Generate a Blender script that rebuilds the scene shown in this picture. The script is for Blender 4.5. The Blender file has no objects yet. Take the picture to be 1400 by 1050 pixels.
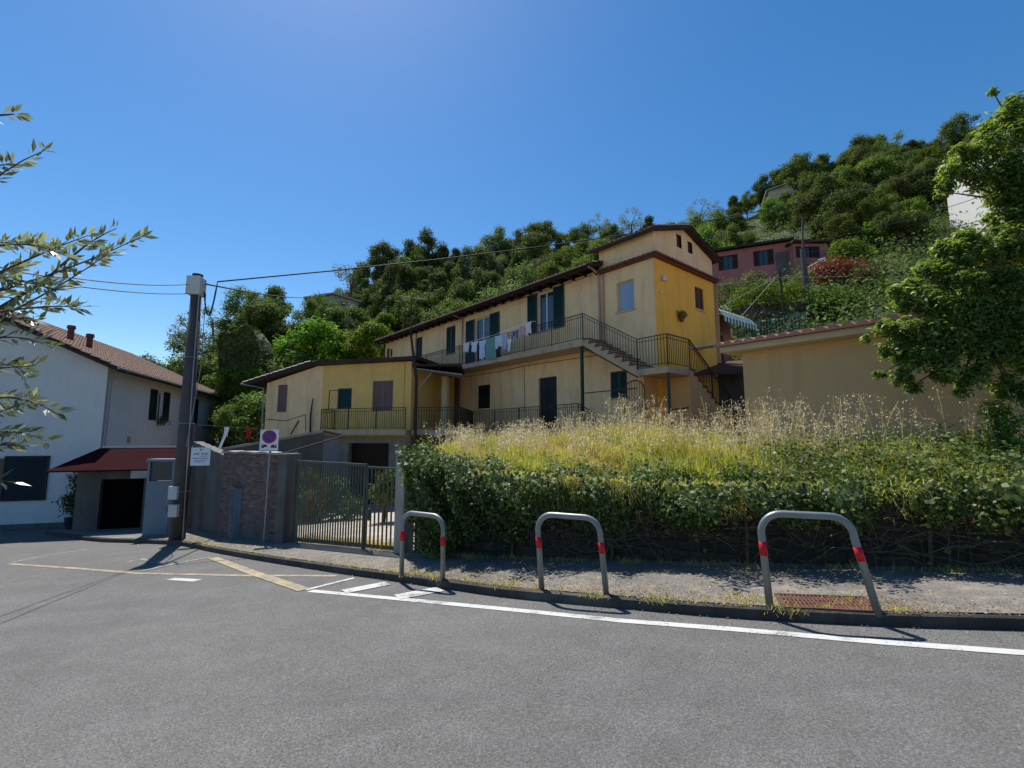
import bpy, math, random
import numpy as np
from mathutils import Matrix, Vector
R=math.radians
random.seed(5); rng=np.random.default_rng(5)
scene=bpy.context.scene
# ---------------------------------------------------------------- camera maths (used to read distances off the photograph)
F=649.0; PIT=math.atan(75/F); CP,SP=math.cos(PIT),math.sin(PIT)
def ray(px,py):
    u=(px-700)/F; v=(525-py)/F
    return Vector((u,CP-SP*v,SP+CP*v))
def at(px,py,Y):
    r=ray(px,py); return r*(Y/r.y)
def Gz(x,y):
    xe=x if x>-13 else -13+.25*(x+13)
    ye=y if y<20 else 20+.1*(y-20)
    return -1.7+.0504*min(xe,14)-.0588*ye
def gp(px,py,dz=0.0):
    r=ray(px,py); k=(-1.7+dz)/(r.z-.0504*r.x+.0588*r.y)
    return r*k
# ---------------------------------------------------------------- node helpers
class NT:
    def __init__(s,m):
        m.use_nodes=True; s.t=m.node_tree; s.t.nodes.clear(); s.out=s.t.nodes.new('ShaderNodeOutputMaterial')
    def n(s,k,**kw):
        nd=s.t.nodes.new(k)
        for a,b in kw.items():
            if a in nd.inputs: nd.inputs[a].default_value=b
            else: setattr(nd,a,b)
        return nd
    def l(s,a,b): s.t.links.new(a,b)
    def noise(s,vec,scale,detail=5,rough=.55):
        nd=s.n('ShaderNodeTexNoise'); nd.inputs['Scale'].default_value=scale; nd.inputs['Detail'].default_value=detail; nd.inputs['Roughness'].default_value=rough
        s.l(vec,nd.inputs['Vector']); return nd.outputs['Fac']
    def ramp(s,fac,stops):
        nd=s.n('ShaderNodeValToRGB'); e=nd.color_ramp.elements
        while len(e)<len(stops): e.new(.5)
        for i,(p,c) in enumerate(stops):
            e[i].position=p; e[i].color=(c[0],c[1],c[2],1) if hasattr(c,'__len__') else (c,c,c,1)
        s.l(fac,nd.inputs['Fac']); return nd.outputs['Color']
    def mix(s,fac,a,b,mode='MIX'):
        nd=s.n('ShaderNodeMix'); nd.data_type='RGBA'; nd.blend_type=mode
        for sock,v in ((nd.inputs[0],fac),(nd.inputs[6],a),(nd.inputs[7],b)):
            if hasattr(v,'is_output'): s.l(v,sock)
            elif hasattr(v,'__len__'): sock.default_value=(v[0],v[1],v[2],1)
            else: sock.default_value=v
        return nd.outputs[2]
    def bump(s,h,st,dist=.02):
        nd=s.n('ShaderNodeBump'); nd.inputs['Strength'].default_value=st; nd.inputs['Distance'].default_value=dist
        s.l(h,nd.inputs['Height']); return nd.outputs['Normal']
    def map(s,vec,sc=(1,1,1),rot=(0,0,0)):
        nd=s.n('ShaderNodeMapping'); nd.inputs['Scale'].default_value=sc; nd.inputs['Rotation'].default_value=rot
        s.l(vec,nd.inputs['Vector']); return nd.outputs['Vector']
def scl(c,k): return tuple(min(1,v*k) for v in c)
def mat(name,col,rough=.8,var=.18,scale=1.2,bump=.25,bscale=60,stain=None,stainamt=.0,metal=0,spec=.3,fine=.1,wave=None):
    m=bpy.data.materials.new(name); t=NT(m)
    tc=t.n('ShaderNodeTexCoord').outputs['Object']
    n1=t.noise(tc,scale); c=t.ramp(n1,[(.3,scl(col,1-var)),(.7,scl(col,1+var))])
    n2=t.noise(tc,bscale,3)
    c=t.mix(fine,c,t.ramp(n2,[(.3,scl(col,.5)),(.7,scl(col,1.4))]))
    if stain is not None:
        st=t.noise(t.map(tc,(1.6,1.6,.25)),1.6,6,.65)
        st2=t.noise(tc,.5,6,.7)
        f=t.ramp(st,[(.5,0),(.72,stainamt)]); c=t.mix(f,c,stain)
        f2=t.ramp(st2,[(.52,0),(.7,stainamt)]); c=t.mix(f2,c,scl(stain,1.3))
    b=t.n('ShaderNodeBsdfPrincipled'); t.l(c,b.inputs['Base Color'])
    b.inputs['Roughness'].default_value=rough; b.inputs['Metallic'].default_value=metal; b.inputs['Specular IOR Level'].default_value=spec
    h=n2
    if wave:
        w=t.n('ShaderNodeTexWave'); w.inputs['Scale'].default_value=wave; w.bands_direction='Z'; t.l(tc,w.inputs['Vector']); h=w.outputs['Fac']
    if bump>0: t.l(t.bump(h,bump),b.inputs['Normal'])
    t.l(b.outputs[0],t.out.inputs['Surface']); return m
def leafmat(name,stops,trans=.4,hue=.05,gloss=.35,rough=.45,tint=(1.0,1.0,.45),vr=(.8,1.6)):
    m=bpy.data.materials.new(name); t=NT(m)
    g=t.n('ShaderNodeNewGeometry'); oi=t.n('ShaderNodeObjectInfo')
    pos=t.n('ShaderNodeTexCoord').outputs['Object']
    big=t.noise(pos,.9,3)
    ri=t.n('ShaderNodeMath',operation='MULTIPLY'); t.l(g.outputs['Random Per Island'],ri.inputs[0]); ri.inputs[1].default_value=.6
    bi=t.n('ShaderNodeMath',operation='MULTIPLY_ADD'); t.l(big,bi.inputs[0]); bi.inputs[1].default_value=.8; t.l(ri.outputs[0],bi.inputs[2])
    sb=t.n('ShaderNodeMath',operation='SUBTRACT'); t.l(bi.outputs[0],sb.inputs[0]); sb.inputs[1].default_value=.2
    c=t.ramp(sb.outputs[0],stops)
    hs=t.n('ShaderNodeHueSaturation')
    mr=t.n('ShaderNodeMapRange'); t.l(oi.outputs['Random'],mr.inputs['Value']); mr.inputs['To Min'].default_value=.5-hue*.45; mr.inputs['To Max'].default_value=.5+hue*.4
    t.l(mr.outputs[0],hs.inputs['Hue']); t.l(c,hs.inputs['Color'])
    mv=t.n('ShaderNodeMapRange'); t.l(oi.outputs['Random'],mv.inputs['Value']); mv.inputs['To Min'].default_value=vr[0]; mv.inputs['To Max'].default_value=vr[1]
    t.l(mv.outputs[0],hs.inputs['Value'])
    b=t.n('ShaderNodeBsdfPrincipled'); t.l(hs.outputs[0],b.inputs['Base Color']); b.inputs['Roughness'].default_value=rough; b.inputs['Specular IOR Level'].default_value=gloss
    tr=t.n('ShaderNodeBsdfTranslucent'); t.l(t.mix(1,hs.outputs[0],tint,'MULTIPLY'),tr.inputs['Color'])
    mx=t.n('ShaderNodeMixShader'); mx.inputs[0].default_value=trans; t.l(b.outputs[0],mx.inputs[1]); t.l(tr.outputs[0],mx.inputs[2])
    t.l(mx.outputs[0],t.out.inputs['Surface']); return m
M={}
M['beige']=mat('beige_plaster',(.93,.61,.32),stain=(.50,.33,.21),stainamt=.6,var=.07,bump=.25,bscale=25)
M['yellow']=mat('yellow_plaster',(.98,.48,.07),stain=(.68,.30,.07),stainamt=.45,var=.08,bump=.25,bscale=25)
M['annexy']=mat('annex_yellow_plaster',(.78,.48,.15),stain=(.46,.31,.12),stainamt=.45,var=.08,bump=.25,bscale=25)
M['ochre']=mat('ochre_plaster',(.62,.39,.19),stain=(.40,.27,.14),stainamt=.45,var=.06,bump=.3,bscale=30)
M['orange']=mat('orange_plaster',(.66,.38,.17),stain=(.45,.26,.13),stainamt=.5,var=.08,bump=.3,bscale=30)
M['cream']=mat('cream_trim',(.62,.48,.30),stain=(.35,.28,.2),stainamt=.4,var=.1,bump=.2)
M['white']=mat('white_plaster',(.63,.62,.595),stain=(.50,.49,.47),stainamt=.35,var=.05,bump=.25,bscale=20)
M['pink']=mat('pink_plaster',(.42,.15,.14),stain=(.30,.12,.11),stainamt=.5,var=.1,bump=.2)
M['grayrend']=mat('grey_render',(.12,.11,.10),stain=(.08,.075,.07),stainamt=.8,var=.3,bump=.6,bscale=12)
M['conc']=mat('concrete',(.36,.33,.29),stain=(.12,.11,.10),stainamt=.7,var=.2,bump=.4,bscale=35)
M['poleconc']=mat('pole_concrete',(.085,.075,.07),stain=(.045,.04,.04),stainamt=.5,var=.15,bump=.35,bscale=45)
M['green']=mat('green_shutter_paint',(.010,.036,.030),rough=.45,var=.25,bump=.1,spec=.4)
M['brown']=mat('brown_wood',(.12,.05,.03),rough=.6,var=.25,bump=.2)
M['lilac']=mat('lilac_brown_wood',(.20,.12,.11),rough=.6,var=.2,bump=.2)
M['darkdoor']=mat('dark_door_paint',(.012,.018,.02),rough=.5,var=.3,bump=.1)
M['black']=mat('black_interior',(.004,.004,.004),rough=.9,var=.1,bump=0,spec=.05)
M['iron']=mat('wrought_iron',(.045,.032,.026),rough=.55,var=.3,metal=.3,bump=.1)
M['slab']=mat('balcony_slab',(.50,.37,.24),stain=(.25,.18,.12),stainamt=.6,var=.12,bump=.3)
M['soffit']=mat('dark_wood_soffit',(.045,.028,.02),rough=.8,var=.3,bump=.3)
M['tile']=mat('terracotta_tile',(.17,.085,.06),rough=.85,var=.35,scale=3,bump=.3,stain=(.12,.10,.07),stainamt=.7,fine=.3)
M['tilered']=mat('rose_terracotta_tile',(.48,.22,.16),rough=.85,var=.25,scale=3,bump=.3,stain=(.22,.15,.11),stainamt=.5,fine=.25)
M['stairtile']=mat('stair_terracotta',(.15,.05,.035),rough=.7,var=.3,scale=5)
M['metalgrey']=mat('grey_painted_steel',(.22,.24,.235),rough=.42,var=.12,scale=4,metal=.4,bump=.08,stain=(.20,.12,.07),stainamt=.35,spec=.5)
M['red']=mat('red_band',(.55,.015,.02),rough=.4,var=.12,bump=.05)
M['gate']=mat('gate_green_grey_paint',(.085,.11,.09),rough=.55,var=.25,scale=4,stain=(.16,.08,.04),stainamt=.8,bump=.2)
M['gatebrown']=mat('gate_post_rusty_paint',(.07,.08,.06),rough=.6,var=.3,scale=4,stain=(.14,.07,.03),stainamt=.8,bump=.2)
M['box']=mat('blue_grey_cabinet',(.17,.21,.25),rough=.5,var=.1,stain=(.10,.10,.10),stainamt=.5,bump=.1)
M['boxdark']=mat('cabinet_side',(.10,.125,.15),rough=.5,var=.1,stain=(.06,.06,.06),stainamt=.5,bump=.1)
M['meter']=mat('pale_meter_box',(.55,.55,.52),rough=.5,var=.06,bump=.05)
M['signwhite']=mat('sign_white',(.78,.77,.78),rough=.35,var=.04,bump=.02)
M['signred']=mat('sign_red',(.45,.02,.06),rough=.35,var=.05,bump=0)
M['signblue']=mat('sign_blue',(.03,.05,.28),rough=.35,var=.05,bump=0)
M['signdark']=mat('sign_dark_ink',(.03,.025,.04),rough=.4,var=.05,bump=0)
M['inkblue']=mat('faded_blue_ink',(.16,.19,.38),rough=.4,var=.05,bump=0)
M['awning']=mat('shade_red_awning',(.03,.005,.007),rough=.95,spec=.05,var=.15,bump=.1)  # red cloth, colour lowered to stand in for the house's shadow
M['pipe']=mat('grey_pipe',(.30,.29,.28),rough=.5,var=.15,metal=.3,bump=.05)
M['pinkpipe']=mat('copper_pink_pipe',(.45,.27,.22),rough=.5,var=.15,bump=.05)
M['bark']=mat('tree_bark',(.10,.075,.05),rough=.9,var=.3,scale=5,bump=.8,bscale=25)
M['wframe']=mat('white_window_frame',(.65,.65,.66),rough=.4,var=.05,bump=.02)
M['curtain']=mat('pale_blue_curtain',(.30,.40,.55),rough=.8,var=.1,scale=3,bump=.1)
M['cable']=mat('black_cable',(.02,.02,.022),rough=.6,var=.1,bump=0)
M['mesh']=mat('translucent_sheet',(.5,.52,.52),rough=.4,var=.15,bump=.1)
M['dryleaf']=leafmat('dry_leaf',[(.2,(.14,.09,.045)),(.8,(.42,.32,.17))],trans=.3,hue=0,vr=(1.1,1.1))
def glass():
    m=bpy.data.materials.new('window_glass'); t=NT(m)
    b=t.n('ShaderNodeBsdfPrincipled'); b.inputs['Base Color'].default_value=(.035,.045,.06,1); b.inputs['Roughness'].default_value=.06; b.inputs['Specular IOR Level'].default_value=.7
    n=t.noise(t.n('ShaderNodeTexCoord').outputs['Object'],1.5,2); t.l(t.bump(n,.05),b.inputs['Normal'])
    t.l(b.outputs[0],t.out.inputs['Surface']); return m
M['glass']=glass()
def asphalt():
    m=bpy.data.materials.new('asphalt'); t=NT(m); tc=t.n('ShaderNodeNewGeometry').outputs['Position']
    big=t.noise(tc,.35,6,.6); mid=t.noise(tc,2.2,5,.65); fine=t.noise(tc,60,3,.75); fine2=t.noise(tc,210,2,.5)
    c=t.ramp(big,[(.3,(.098,.094,.089)),(.7,(.128,.122,.114))])
    c=t.mix(t.ramp(mid,[(.42,.0),(.75,.5)]),c,(.165,.163,.158))
    c=t.mix(.85,c,t.ramp(fine,[(.34,.45),(.5,.95),(.68,1.85)]),'MULTIPLY')
    c=t.mix(t.ramp(fine2,[(.61,0),(.68,.8)]),c,(.34,.33,.31))
    # cracks
    v=t.n('ShaderNodeTexVoronoi',feature='DISTANCE_TO_EDGE'); v.inputs['Scale'].default_value=.42
    wv=t.n('ShaderNodeMixRGB'); wv.inputs[0].default_value=.12; t.l(tc,wv.inputs[1])
    nn=t.n('ShaderNodeTexNoise'); nn.inputs['Scale'].default_value=1.5; nn.inputs['Detail'].default_value=6; t.l(tc,nn.inputs['Vector']); t.l(nn.outputs['Color'],wv.inputs[2])
    t.l(wv.outputs[0],v.inputs['Vector'])
    cr=t.ramp(v.outputs['Distance'],[(.0,1),(.006,0)])
    msk=t.ramp(t.noise(tc,.25,3),[(.5,0),(.6,.5)])
    c=t.mix(t.mix(1,cr,msk,'MULTIPLY'),c,(.055,.055,.055))
    # faint oil / tyre bands along the road
    st=t.noise(t.map(tc,(.12,1.6,1),(0,0,R(28))),1.0,5,.6)
    c=t.mix(t.ramp(st,[(.52,0),(.72,.35)]),c,(.085,.086,.09))
    b=t.n('ShaderNodeBsdfPrincipled'); t.l(c,b.inputs['Base Color']); b.inputs['Roughness'].default_value=.85; b.inputs['Specular IOR Level'].default_value=.25
    t.l(t.bump(fine,.55,.008),b.inputs['Normal']); t.l(b.outputs[0],t.out.inputs['Surface']); return m
M['asphalt']=asphalt()
def paint(name,col,wear):
    m=bpy.data.materials.new(name); t=NT(m); tc=t.n('ShaderNodeNewGeometry').outputs['Position']
    w=t.noise(tc,70,4,.7); w2=t.noise(tc,3,5,.7)
    ww=t.n('ShaderNodeMath',operation='MULTIPLY_ADD'); t.l(w,ww.inputs[0]); ww.inputs[1].default_value=.6; 
    w3=t.n('ShaderNodeMath',operation='MULTIPLY'); t.l(w2,w3.inputs[0]); w3.inputs[1].default_value=.5; t.l(w3.outputs[0],ww.inputs[2])
    f=t.ramp(ww.outputs[0],[(wear,0),(wear+.08,1)])
    c=t.mix(f,col,(.13,.13,.128))
    b=t.n('ShaderNodeBsdfPrincipled'); t.l(c,b.inputs['Base Color']); b.inputs['Roughness'].default_value=.75
    t.l(t.bump(w,.4,.006),b.inputs['Normal']); t.l(b.outputs[0],t.out.inputs['Surface']); return m
M['pwhite']=paint('white_road_paint',(.52,.52,.49),.57); M['pyellow']=paint('worn_yellow_road_paint',(.38,.30,.15),.52); M['pfaint']=paint('faded_road_paint',(.38,.35,.27),.52)
def pave():
    m=bpy.data.materials.new('pavement_asphalt'); t=NT(m); tc=t.n('ShaderNodeNewGeometry').outputs['Position']
    c=t.ramp(t.noise(tc,.9,6,.65),[(.3,(.12,.112,.10)),(.7,(.22,.205,.182))])
    fine=t.noise(tc,70,3,.7)
    c=t.mix(.8,c,t.ramp(fine,[(.35,.5),(.55,1.0),(.75,1.7)]),'MULTIPLY')
    c=t.mix(t.ramp(t.noise(tc,5,6,.7),[(.5,0),(.68,.55)]),c,(.36,.31,.22))
    b=t.n('ShaderNodeBsdfPrincipled'); t.l(c,b.inputs['Base Color']); b.inputs['Roughness'].default_value=.9
    t.l(t.bump(fine,.6,.01),b.inputs['Normal']); t.l(b.outputs[0],t.out.inputs['Surface']); return m
M['pave']=pave()
M['kerb']=mat('kerb_stone',(.045,.042,.038),var=.25,scale=3,stain=(.10,.095,.085),stainamt=.7,bump=.5,bscale=50)  # dirt and the shade of the kerb face both put into the colour
M['soil']=mat('garden_soil',(.10,.085,.045),var=.35,scale=1.5,bump=.6,bscale=15)
M['hill']=mat('hill_undergrowth',(.035,.055,.018),var=.5,scale=.6,bump=.8,bscale=3)
M['terrconc']=mat('terrace_concrete',(.33,.29,.23),var=.2,stain=(.12,.1,.08),stainamt=.6)
M['drive']=mat('driveway_concrete',(.42,.38,.32),var=.2,stain=(.2,.18,.14),stainamt=.6,bump=.4)
def brickmat(name,c1,c2,mortar,render,amt,sc=1.0,bw=.24,rh=.075):
    m=bpy.data.materials.new(name); t=NT(m); tc=t.n('ShaderNodeTexCoord').outputs['Object']
    v=t.map(tc,(1,1,1),(R(-90),0,0))
    # wobble
    nn=t.n('ShaderNodeTexNoise'); nn.inputs['Scale'].default_value=4; t.l(v,nn.inputs['Vector'])
    wv=t.n('ShaderNodeMixRGB'); wv.blend_type='ADD'; wv.inputs[0].default_value=.04; t.l(v,wv.inputs[1]); t.l(nn.outputs['Color'],wv.inputs[2])
    br=t.n('ShaderNodeTexBrick'); t.l(wv.outputs[0],br.inputs['Vector']); br.inputs['Scale'].default_value=sc
    br.inputs['Brick Width'].default_value=bw; br.inputs['Row Height'].default_value=rh; br.inputs['Mortar Size'].default_value=.012; br.inputs['Mortar Smooth'].default_value=.3
    br.inputs['Color1'].default_value=(*c1,1); br.inputs['Color2'].default_value=(*c2,1); br.inputs['Mortar'].default_value=(*mortar,1); br.inputs['Bias'].default_value=0
    c=t.mix(.5,br.outputs['Color'],t.ramp(t.noise(tc,9,5,.7),[(.3,.35),(.7,1.9)]),'MULTIPLY')
    f=t.ramp(t.noise(tc,.9,7,.65),[(amt,0),(amt+.05,1)])
    rc=t.ramp(t.noise(tc,2.5,6,.7),[(.3,scl(render,.45)),(.7,scl(render,1.3))])
    c=t.mix(f,c,rc)
    h=t.mix(f,br.outputs['Fac'],(0,0,0)); 
    b=t.n('ShaderNodeBsdfPrincipled'); t.l(c,b.inputs['Base Color']); b.inputs['Roughness'].default_value=.92
    inv=t.mix(1,(1,1,1),h,'SUBTRACT'); hh=t.mix(.4,inv,t.ramp(t.noise(tc,14,6,.7),[(0,0),(1,1)]))
    t.l(t.bump(hh,.8,.04),b.inputs['Normal']); t.l(b.outputs[0],t.out.inputs['Surface']); return m
M['brick']=brickmat('weathered_brick',(.12,.045,.034),(.19,.14,.115),(.13,.115,.10),(.12,.105,.095),.52)
M['stone']=brickmat('rubble_stone',(.05,.04,.03),(.032,.027,.02),(.02,.018,.014),(.04,.033,.026),.55,bw=.38,rh=.16)
# leaves
M['lf_dark']=leafmat('dark_green_foliage',[(.2,(.045,.068,.022)),(.55,(.095,.135,.04)),(.85,(.17,.21,.07))],trans=.35,gloss=.1,rough=.65)
M['lf_mid']=leafmat('mid_green_foliage',[(.2,(.06,.10,.025)),(.55,(.12,.18,.045)),(.85,(.21,.28,.075))],trans=.42,gloss=.1,rough=.65)
M['lf_bright']=leafmat('bright_green_foliage',[(.2,(.06,.11,.015)),(.55,(.12,.20,.025)),(.85,(.22,.32,.05))],trans=.45,gloss=.1,rough=.65)
M['lf_olive']=leafmat('grey_green_foliage',[(.2,(.09,.105,.055)),(.55,(.16,.18,.10)),(.85,(.26,.28,.17))],trans=.32,gloss=.1,rough=.65)
M['lf_brown']=leafmat('brownish_foliage',[(.2,(.07,.055,.03)),(.55,(.13,.11,.055)),(.85,(.20,.19,.09))],trans=.3,gloss=.1,rough=.65)
M['lf_near']=leafmat('near_tree_foliage',[(.2,(.09,.15,.035)),(.55,(.18,.27,.055)),(.85,(.36,.45,.12))],trans=.6,gloss=.5,rough=.45,hue=0,vr=(1.12,1.12))
M['lf_ivy']=leafmat('ivy_foliage',[(.2,(.035,.06,.018)),(.5,(.08,.12,.035)),(.85,(.17,.23,.06))],trans=.32,gloss=.25,rough=.5,hue=0,vr=(1.0,1.0))
M['lf_ivyb']=leafmat('light_ivy_foliage',[(.2,(.07,.11,.025)),(.5,(.14,.20,.05)),(.85,(.26,.33,.11))],trans=.45,gloss=.22,rough=.5,hue=0,vr=(1.05,1.05))
M['lf_oliveleaf']=leafmat('olive_leaf',[(.2,(.08,.11,.05)),(.5,(.19,.22,.13)),(.85,(.50,.53,.43))],trans=.3,gloss=.6,rough=.35,hue=0,vr=(1.05,1.05))
M['grass']=leafmat('green_grass',[(.2,(.17,.25,.03)),(.55,(.42,.48,.06)),(.85,(.68,.66,.16))],trans=.55,hue=0,vr=(1.08,1.08))
M['drygrass']=leafmat('dry_grass',[(.2,(.42,.30,.11)),(.55,(.70,.57,.22)),(.85,(.88,.78,.42))],trans=.45,tint=(1,.95,.7),hue=0,vr=(1.05,1.05))
M['oat']=leafmat('dry_oat_seed',[(.2,(.45,.37,.26)),(.55,(.70,.62,.48)),(.85,(.88,.83,.72))],trans=.45,tint=(1,.96,.86),hue=0,vr=(1.05,1.05))
M['redflower']=leafmat('red_flowers',[(.2,(.20,.02,.02)),(.55,(.42,.05,.04)),(.85,(.55,.16,.10))],trans=.35,hue=0,vr=(1.0,1.0))
M['stem']=mat('dry_vine_stem',(.13,.10,.065),var=.35,scale=8,bump=.3)
def clothmat(name,c): 
    m=mat(name,c,rough=.9,var=.08,scale=8,bump=.15,bscale=120,fine=.05); return m
# ---------------------------------------------------------------- mesh builder
WM={}
def link(o): scene.collection.objects.link(o); return o
def thing(name,label,cat,loc,rotz=0,group=None,kind=None):
    o=link(bpy.data.objects.new(name,None)); o.location=loc; o.rotation_euler=(0,0,rotz); o.empty_display_size=.3
    tag(o,label,cat,group,kind); WM[o.name]=Matrix.Translation(Vector(loc))@Matrix.Rotation(rotz,4,'Z'); return o
def tag(o,label=None,cat=None,group=None,kind=None):
    if label: o['label']=label
    if cat: o['category']=cat
    if group: o['group']=group
    if kind: o['kind']=kind
    return o
class MB:
    def __init__(s,Mx=None): s.v=[];s.f=[];s.mi=[];s.m=Mx or Matrix.Identity(4); s.cur=0
    def pt(s,p): s.v.append(tuple(s.m@Vector(p))); return len(s.v)-1
    def face(s,pts): 
        s.f.append([s.pt(p) for p in pts]); s.mi.append(s.cur)
    def idx(s,ids): s.f.append(ids); s.mi.append(s.cur)
    def box(s,x0,x1,y0,y1,z0,z1,rz=0,c=None):
        P=[(x,y,z) for z in (z0,z1) for (x,y) in ((x0,y0),(x1,y0),(x1,y1),(x0,y1))]
        if rz:
            cx,cy=c or ((x0+x1)/2,(y0+y1)/2); ca,sa=math.cos(rz),math.sin(rz)
            P=[(cx+(x-cx)*ca-(y-cy)*sa,cy+(x-cx)*sa+(y-cy)*ca,z) for x,y,z in P]
        i=[s.pt(p) for p in P]
        for q in ((0,3,2,1),(4,5,6,7),(0,1,5,4),(1,2,6,5),(2,3,7,6),(3,0,4,7)): s.idx([i[k] for k in q])
        return s
    def prism(s,poly,z0,z1):
        n=len(poly); zb=z0 if hasattr(z0,'__len__') else [z0]*n; zt=z1 if hasattr(z1,'__len__') else [z1]*n
        b=[s.pt((p[0],p[1],zb[k])) for k,p in enumerate(poly)]; t=[s.pt((p[0],p[1],zt[k])) for k,p in enumerate(poly)]
        s.idx(b[::-1]); s.idx(t)
        for k in range(n): j=(k+1)%n; s.idx([b[k],b[j],t[j],t[k]])
        return s
    def ext(s,poly,y0,y1):  # polygon in x,z extruded in y
        n=len(poly); a=[s.pt((p[0],y0,p[1])) for p in poly]; b=[s.pt((p[0],y1,p[1])) for p in poly]
        s.idx(a); s.idx(b[::-1])
        for k in range(n): j=(k+1)%n; s.idx([a[k],b[k],b[j],a[j]])
        return s
    def tube(s,pts,r,n=8,cap=True):
        pts=[Vector(p) for p in pts]; rr=r if hasattr(r,'__len__') else [r]*len(pts); rings=[]
        up=None
        for k,p in enumerate(pts):
            d=(pts[min(k+1,len(pts)-1)]-pts[max(k-1,0)]).normalized()
            if up is None: up=Vector((0,0,1)) if abs(d.z)<.9 else Vector((1,0,0))
            u=(up-d*up.dot(d)).normalized(); w=d.cross(u); up=u
            rings.append([s.pt(p+(u*math.cos(2*math.pi*i/n)+w*math.sin(2*math.pi*i/n))*rr[k]) for i in range(n)])
        for a,b in zip(rings,rings[1:]):
            for i in range(n): j=(i+1)%n; s.idx([a[i],a[j],b[j],b[i]])
        if cap: s.idx(rings[0][::-1]); s.idx(rings[-1])
        return s
    def bar(s,a,b,w,h=None):  # rectangular bar
        a,b=Vector(a),Vector(b); d=(b-a).normalized(); h=h or w
        up=Vector((0,0,1)) if abs(d.z)<.95 else Vector((0,1,0)); u=d.cross(up).normalized()*w/2; q=u.cross(d).normalized()*h/2
        A=[s.pt(p) for p in (a-u-q,a+u-q,a+u+q,a-u+q)]; B=[s.pt(p) for p in (b-u-q,b+u-q,b+u+q,b-u+q)]
        s.idx(A); s.idx(B[::-1])
        for k in range(4): j=(k+1)%4; s.idx([A[k],B[k],B[j],A[j]])
        return s
    def wall(s,x0,x1,z0,z1,holes,rev=.16,y=0):
        us=sorted({x0,x1,*[h[0] for h in holes],*[h[1] for h in holes]}); zs=sorted({z0,z1,*[h[2] for h in holes],*[h[3] for h in holes]})
        for a,b in zip(us,us[1:]):
            for c,d in zip(zs,zs[1:]):
                mu,mz=(a+b)/2,(c+d)/2
                if any(h[0]<mu<h[1] and h[2]<mz<h[3] for h in holes): continue
                s.face([(a,y,c),(b,y,c),(b,y,d),(a,y,d)])
        for h in holes:
            a,b,c,d=h[:4]
            s.face([(a,y,c),(a,y+rev,c),(b,y+rev,c),(b,y,c)]); s.face([(a,y,d),(b,y,d),(b,y+rev,d),(a,y+rev,d)])
            s.face([(a,y,c),(a,y,d),(a,y+rev,d),(a,y+rev,c)]); s.face([(b,y,c),(b,y+rev,c),(b,y+rev,d),(b,y,d)])
        return s
    def build(s,name,mats,parent=None,label=None,cat=None,group=None,kind=None,smooth=False,bevel=0):
        me=bpy.data.meshes.new(name)
        if parent is not None: inv=WM[parent.name].inverted(); v=[tuple(inv@Vector(p)) for p in s.v]; loc=None
        else:
            A=np.array(s.v); loc=Vector(((A[:,0].min()+A[:,0].max())/2,(A[:,1].min()+A[:,1].max())/2,A[:,2].min())); v=(A-np.array(loc)).tolist()
        me.from_pydata(v,[],s.f)
        for m in (mats if isinstance(mats,(list,tuple)) else [mats]): me.materials.append(m)
        if max(s.mi,default=0)>0: me.polygons.foreach_set('material_index',s.mi)
        if smooth: me.polygons.foreach_set('use_smooth',[True]*len(s.f))
        me.update()
        o=link(bpy.data.objects.new(name,me))
        if parent is not None: o.parent=parent; WM[o.name]=WM[parent.name]
        else: o.location=loc; WM[o.name]=Matrix.Translation(loc)
        if bevel:
            b=o.modifiers.new('bevel','BEVEL'); b.width=bevel; b.segments=2; b.limit_method='ANGLE'
        tag(o,label,cat,group,kind); return o
def frame(ox,oy,ang,oz=0): return Matrix.Translation((ox,oy,oz))@Matrix.Rotation(ang,4,'Z')
def copy_tree(o,parent=None):
    c=o.copy(); link(c); c.parent=parent
    for ch in o.children: copy_tree(ch,c)
    return c
# ---------------------------------------------------------------- leaf clouds (numpy)
def leafverts(P,N,L,asp=.45,fold=.15,droop=0.0,seed=0):
    n=len(P); r=np.random.default_rng(seed)
    N=N/np.maximum(np.linalg.norm(N,axis=1,keepdims=True),1e-6)
    T=r.normal(size=(n,3)); T[:,2]-=droop; T-=N*(T*N).sum(1,keepdims=True); T/=np.maximum(np.linalg.norm(T,axis=1,keepdims=True),1e-6)
    B=np.cross(N,T); L=np.broadcast_to(np.asarray(L,float),(n,))[:,None]*r.uniform(.65,1.3,(n,1))
    W=L*asp
    v=np.stack([P-T*L*.5,P-T*L*.05+B*W*.5+N*L*fold,P+T*L*.5,P-T*L*.05-B*W*.5+N*L*fold],1)
    return v.reshape(-1,3)
def quadmesh(name,V,mats,mi=None,nper=4):
    n=len(V)//nper; me=bpy.data.meshes.new(name)
    me.vertices.add(len(V)); me.vertices.foreach_set('co',V.astype(np.float32).ravel())
    me.loops.add(len(V)); me.loops.foreach_set('vertex_index',np.arange(len(V),dtype=np.int32))
    me.polygons.add(n); me.polygons.foreach_set('loop_start',np.arange(0,len(V),nper,dtype=np.int32))
    for m in (mats if isinstance(mats,(list,tuple)) else [mats]): me.materials.append(m)
    if mi is not None: me.polygons.foreach_set('material_index',mi.astype(np.int32))
    me.update(); me.validate(); return me
def add_obj(name,me,parent=None,loc=None,**kw):
    o=link(bpy.data.objects.new(name,me))
    if parent is not None: o.parent=parent; WM[o.name]=WM[parent.name]
    if loc is not None: o.location=loc
    return tag(o,**kw)
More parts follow.
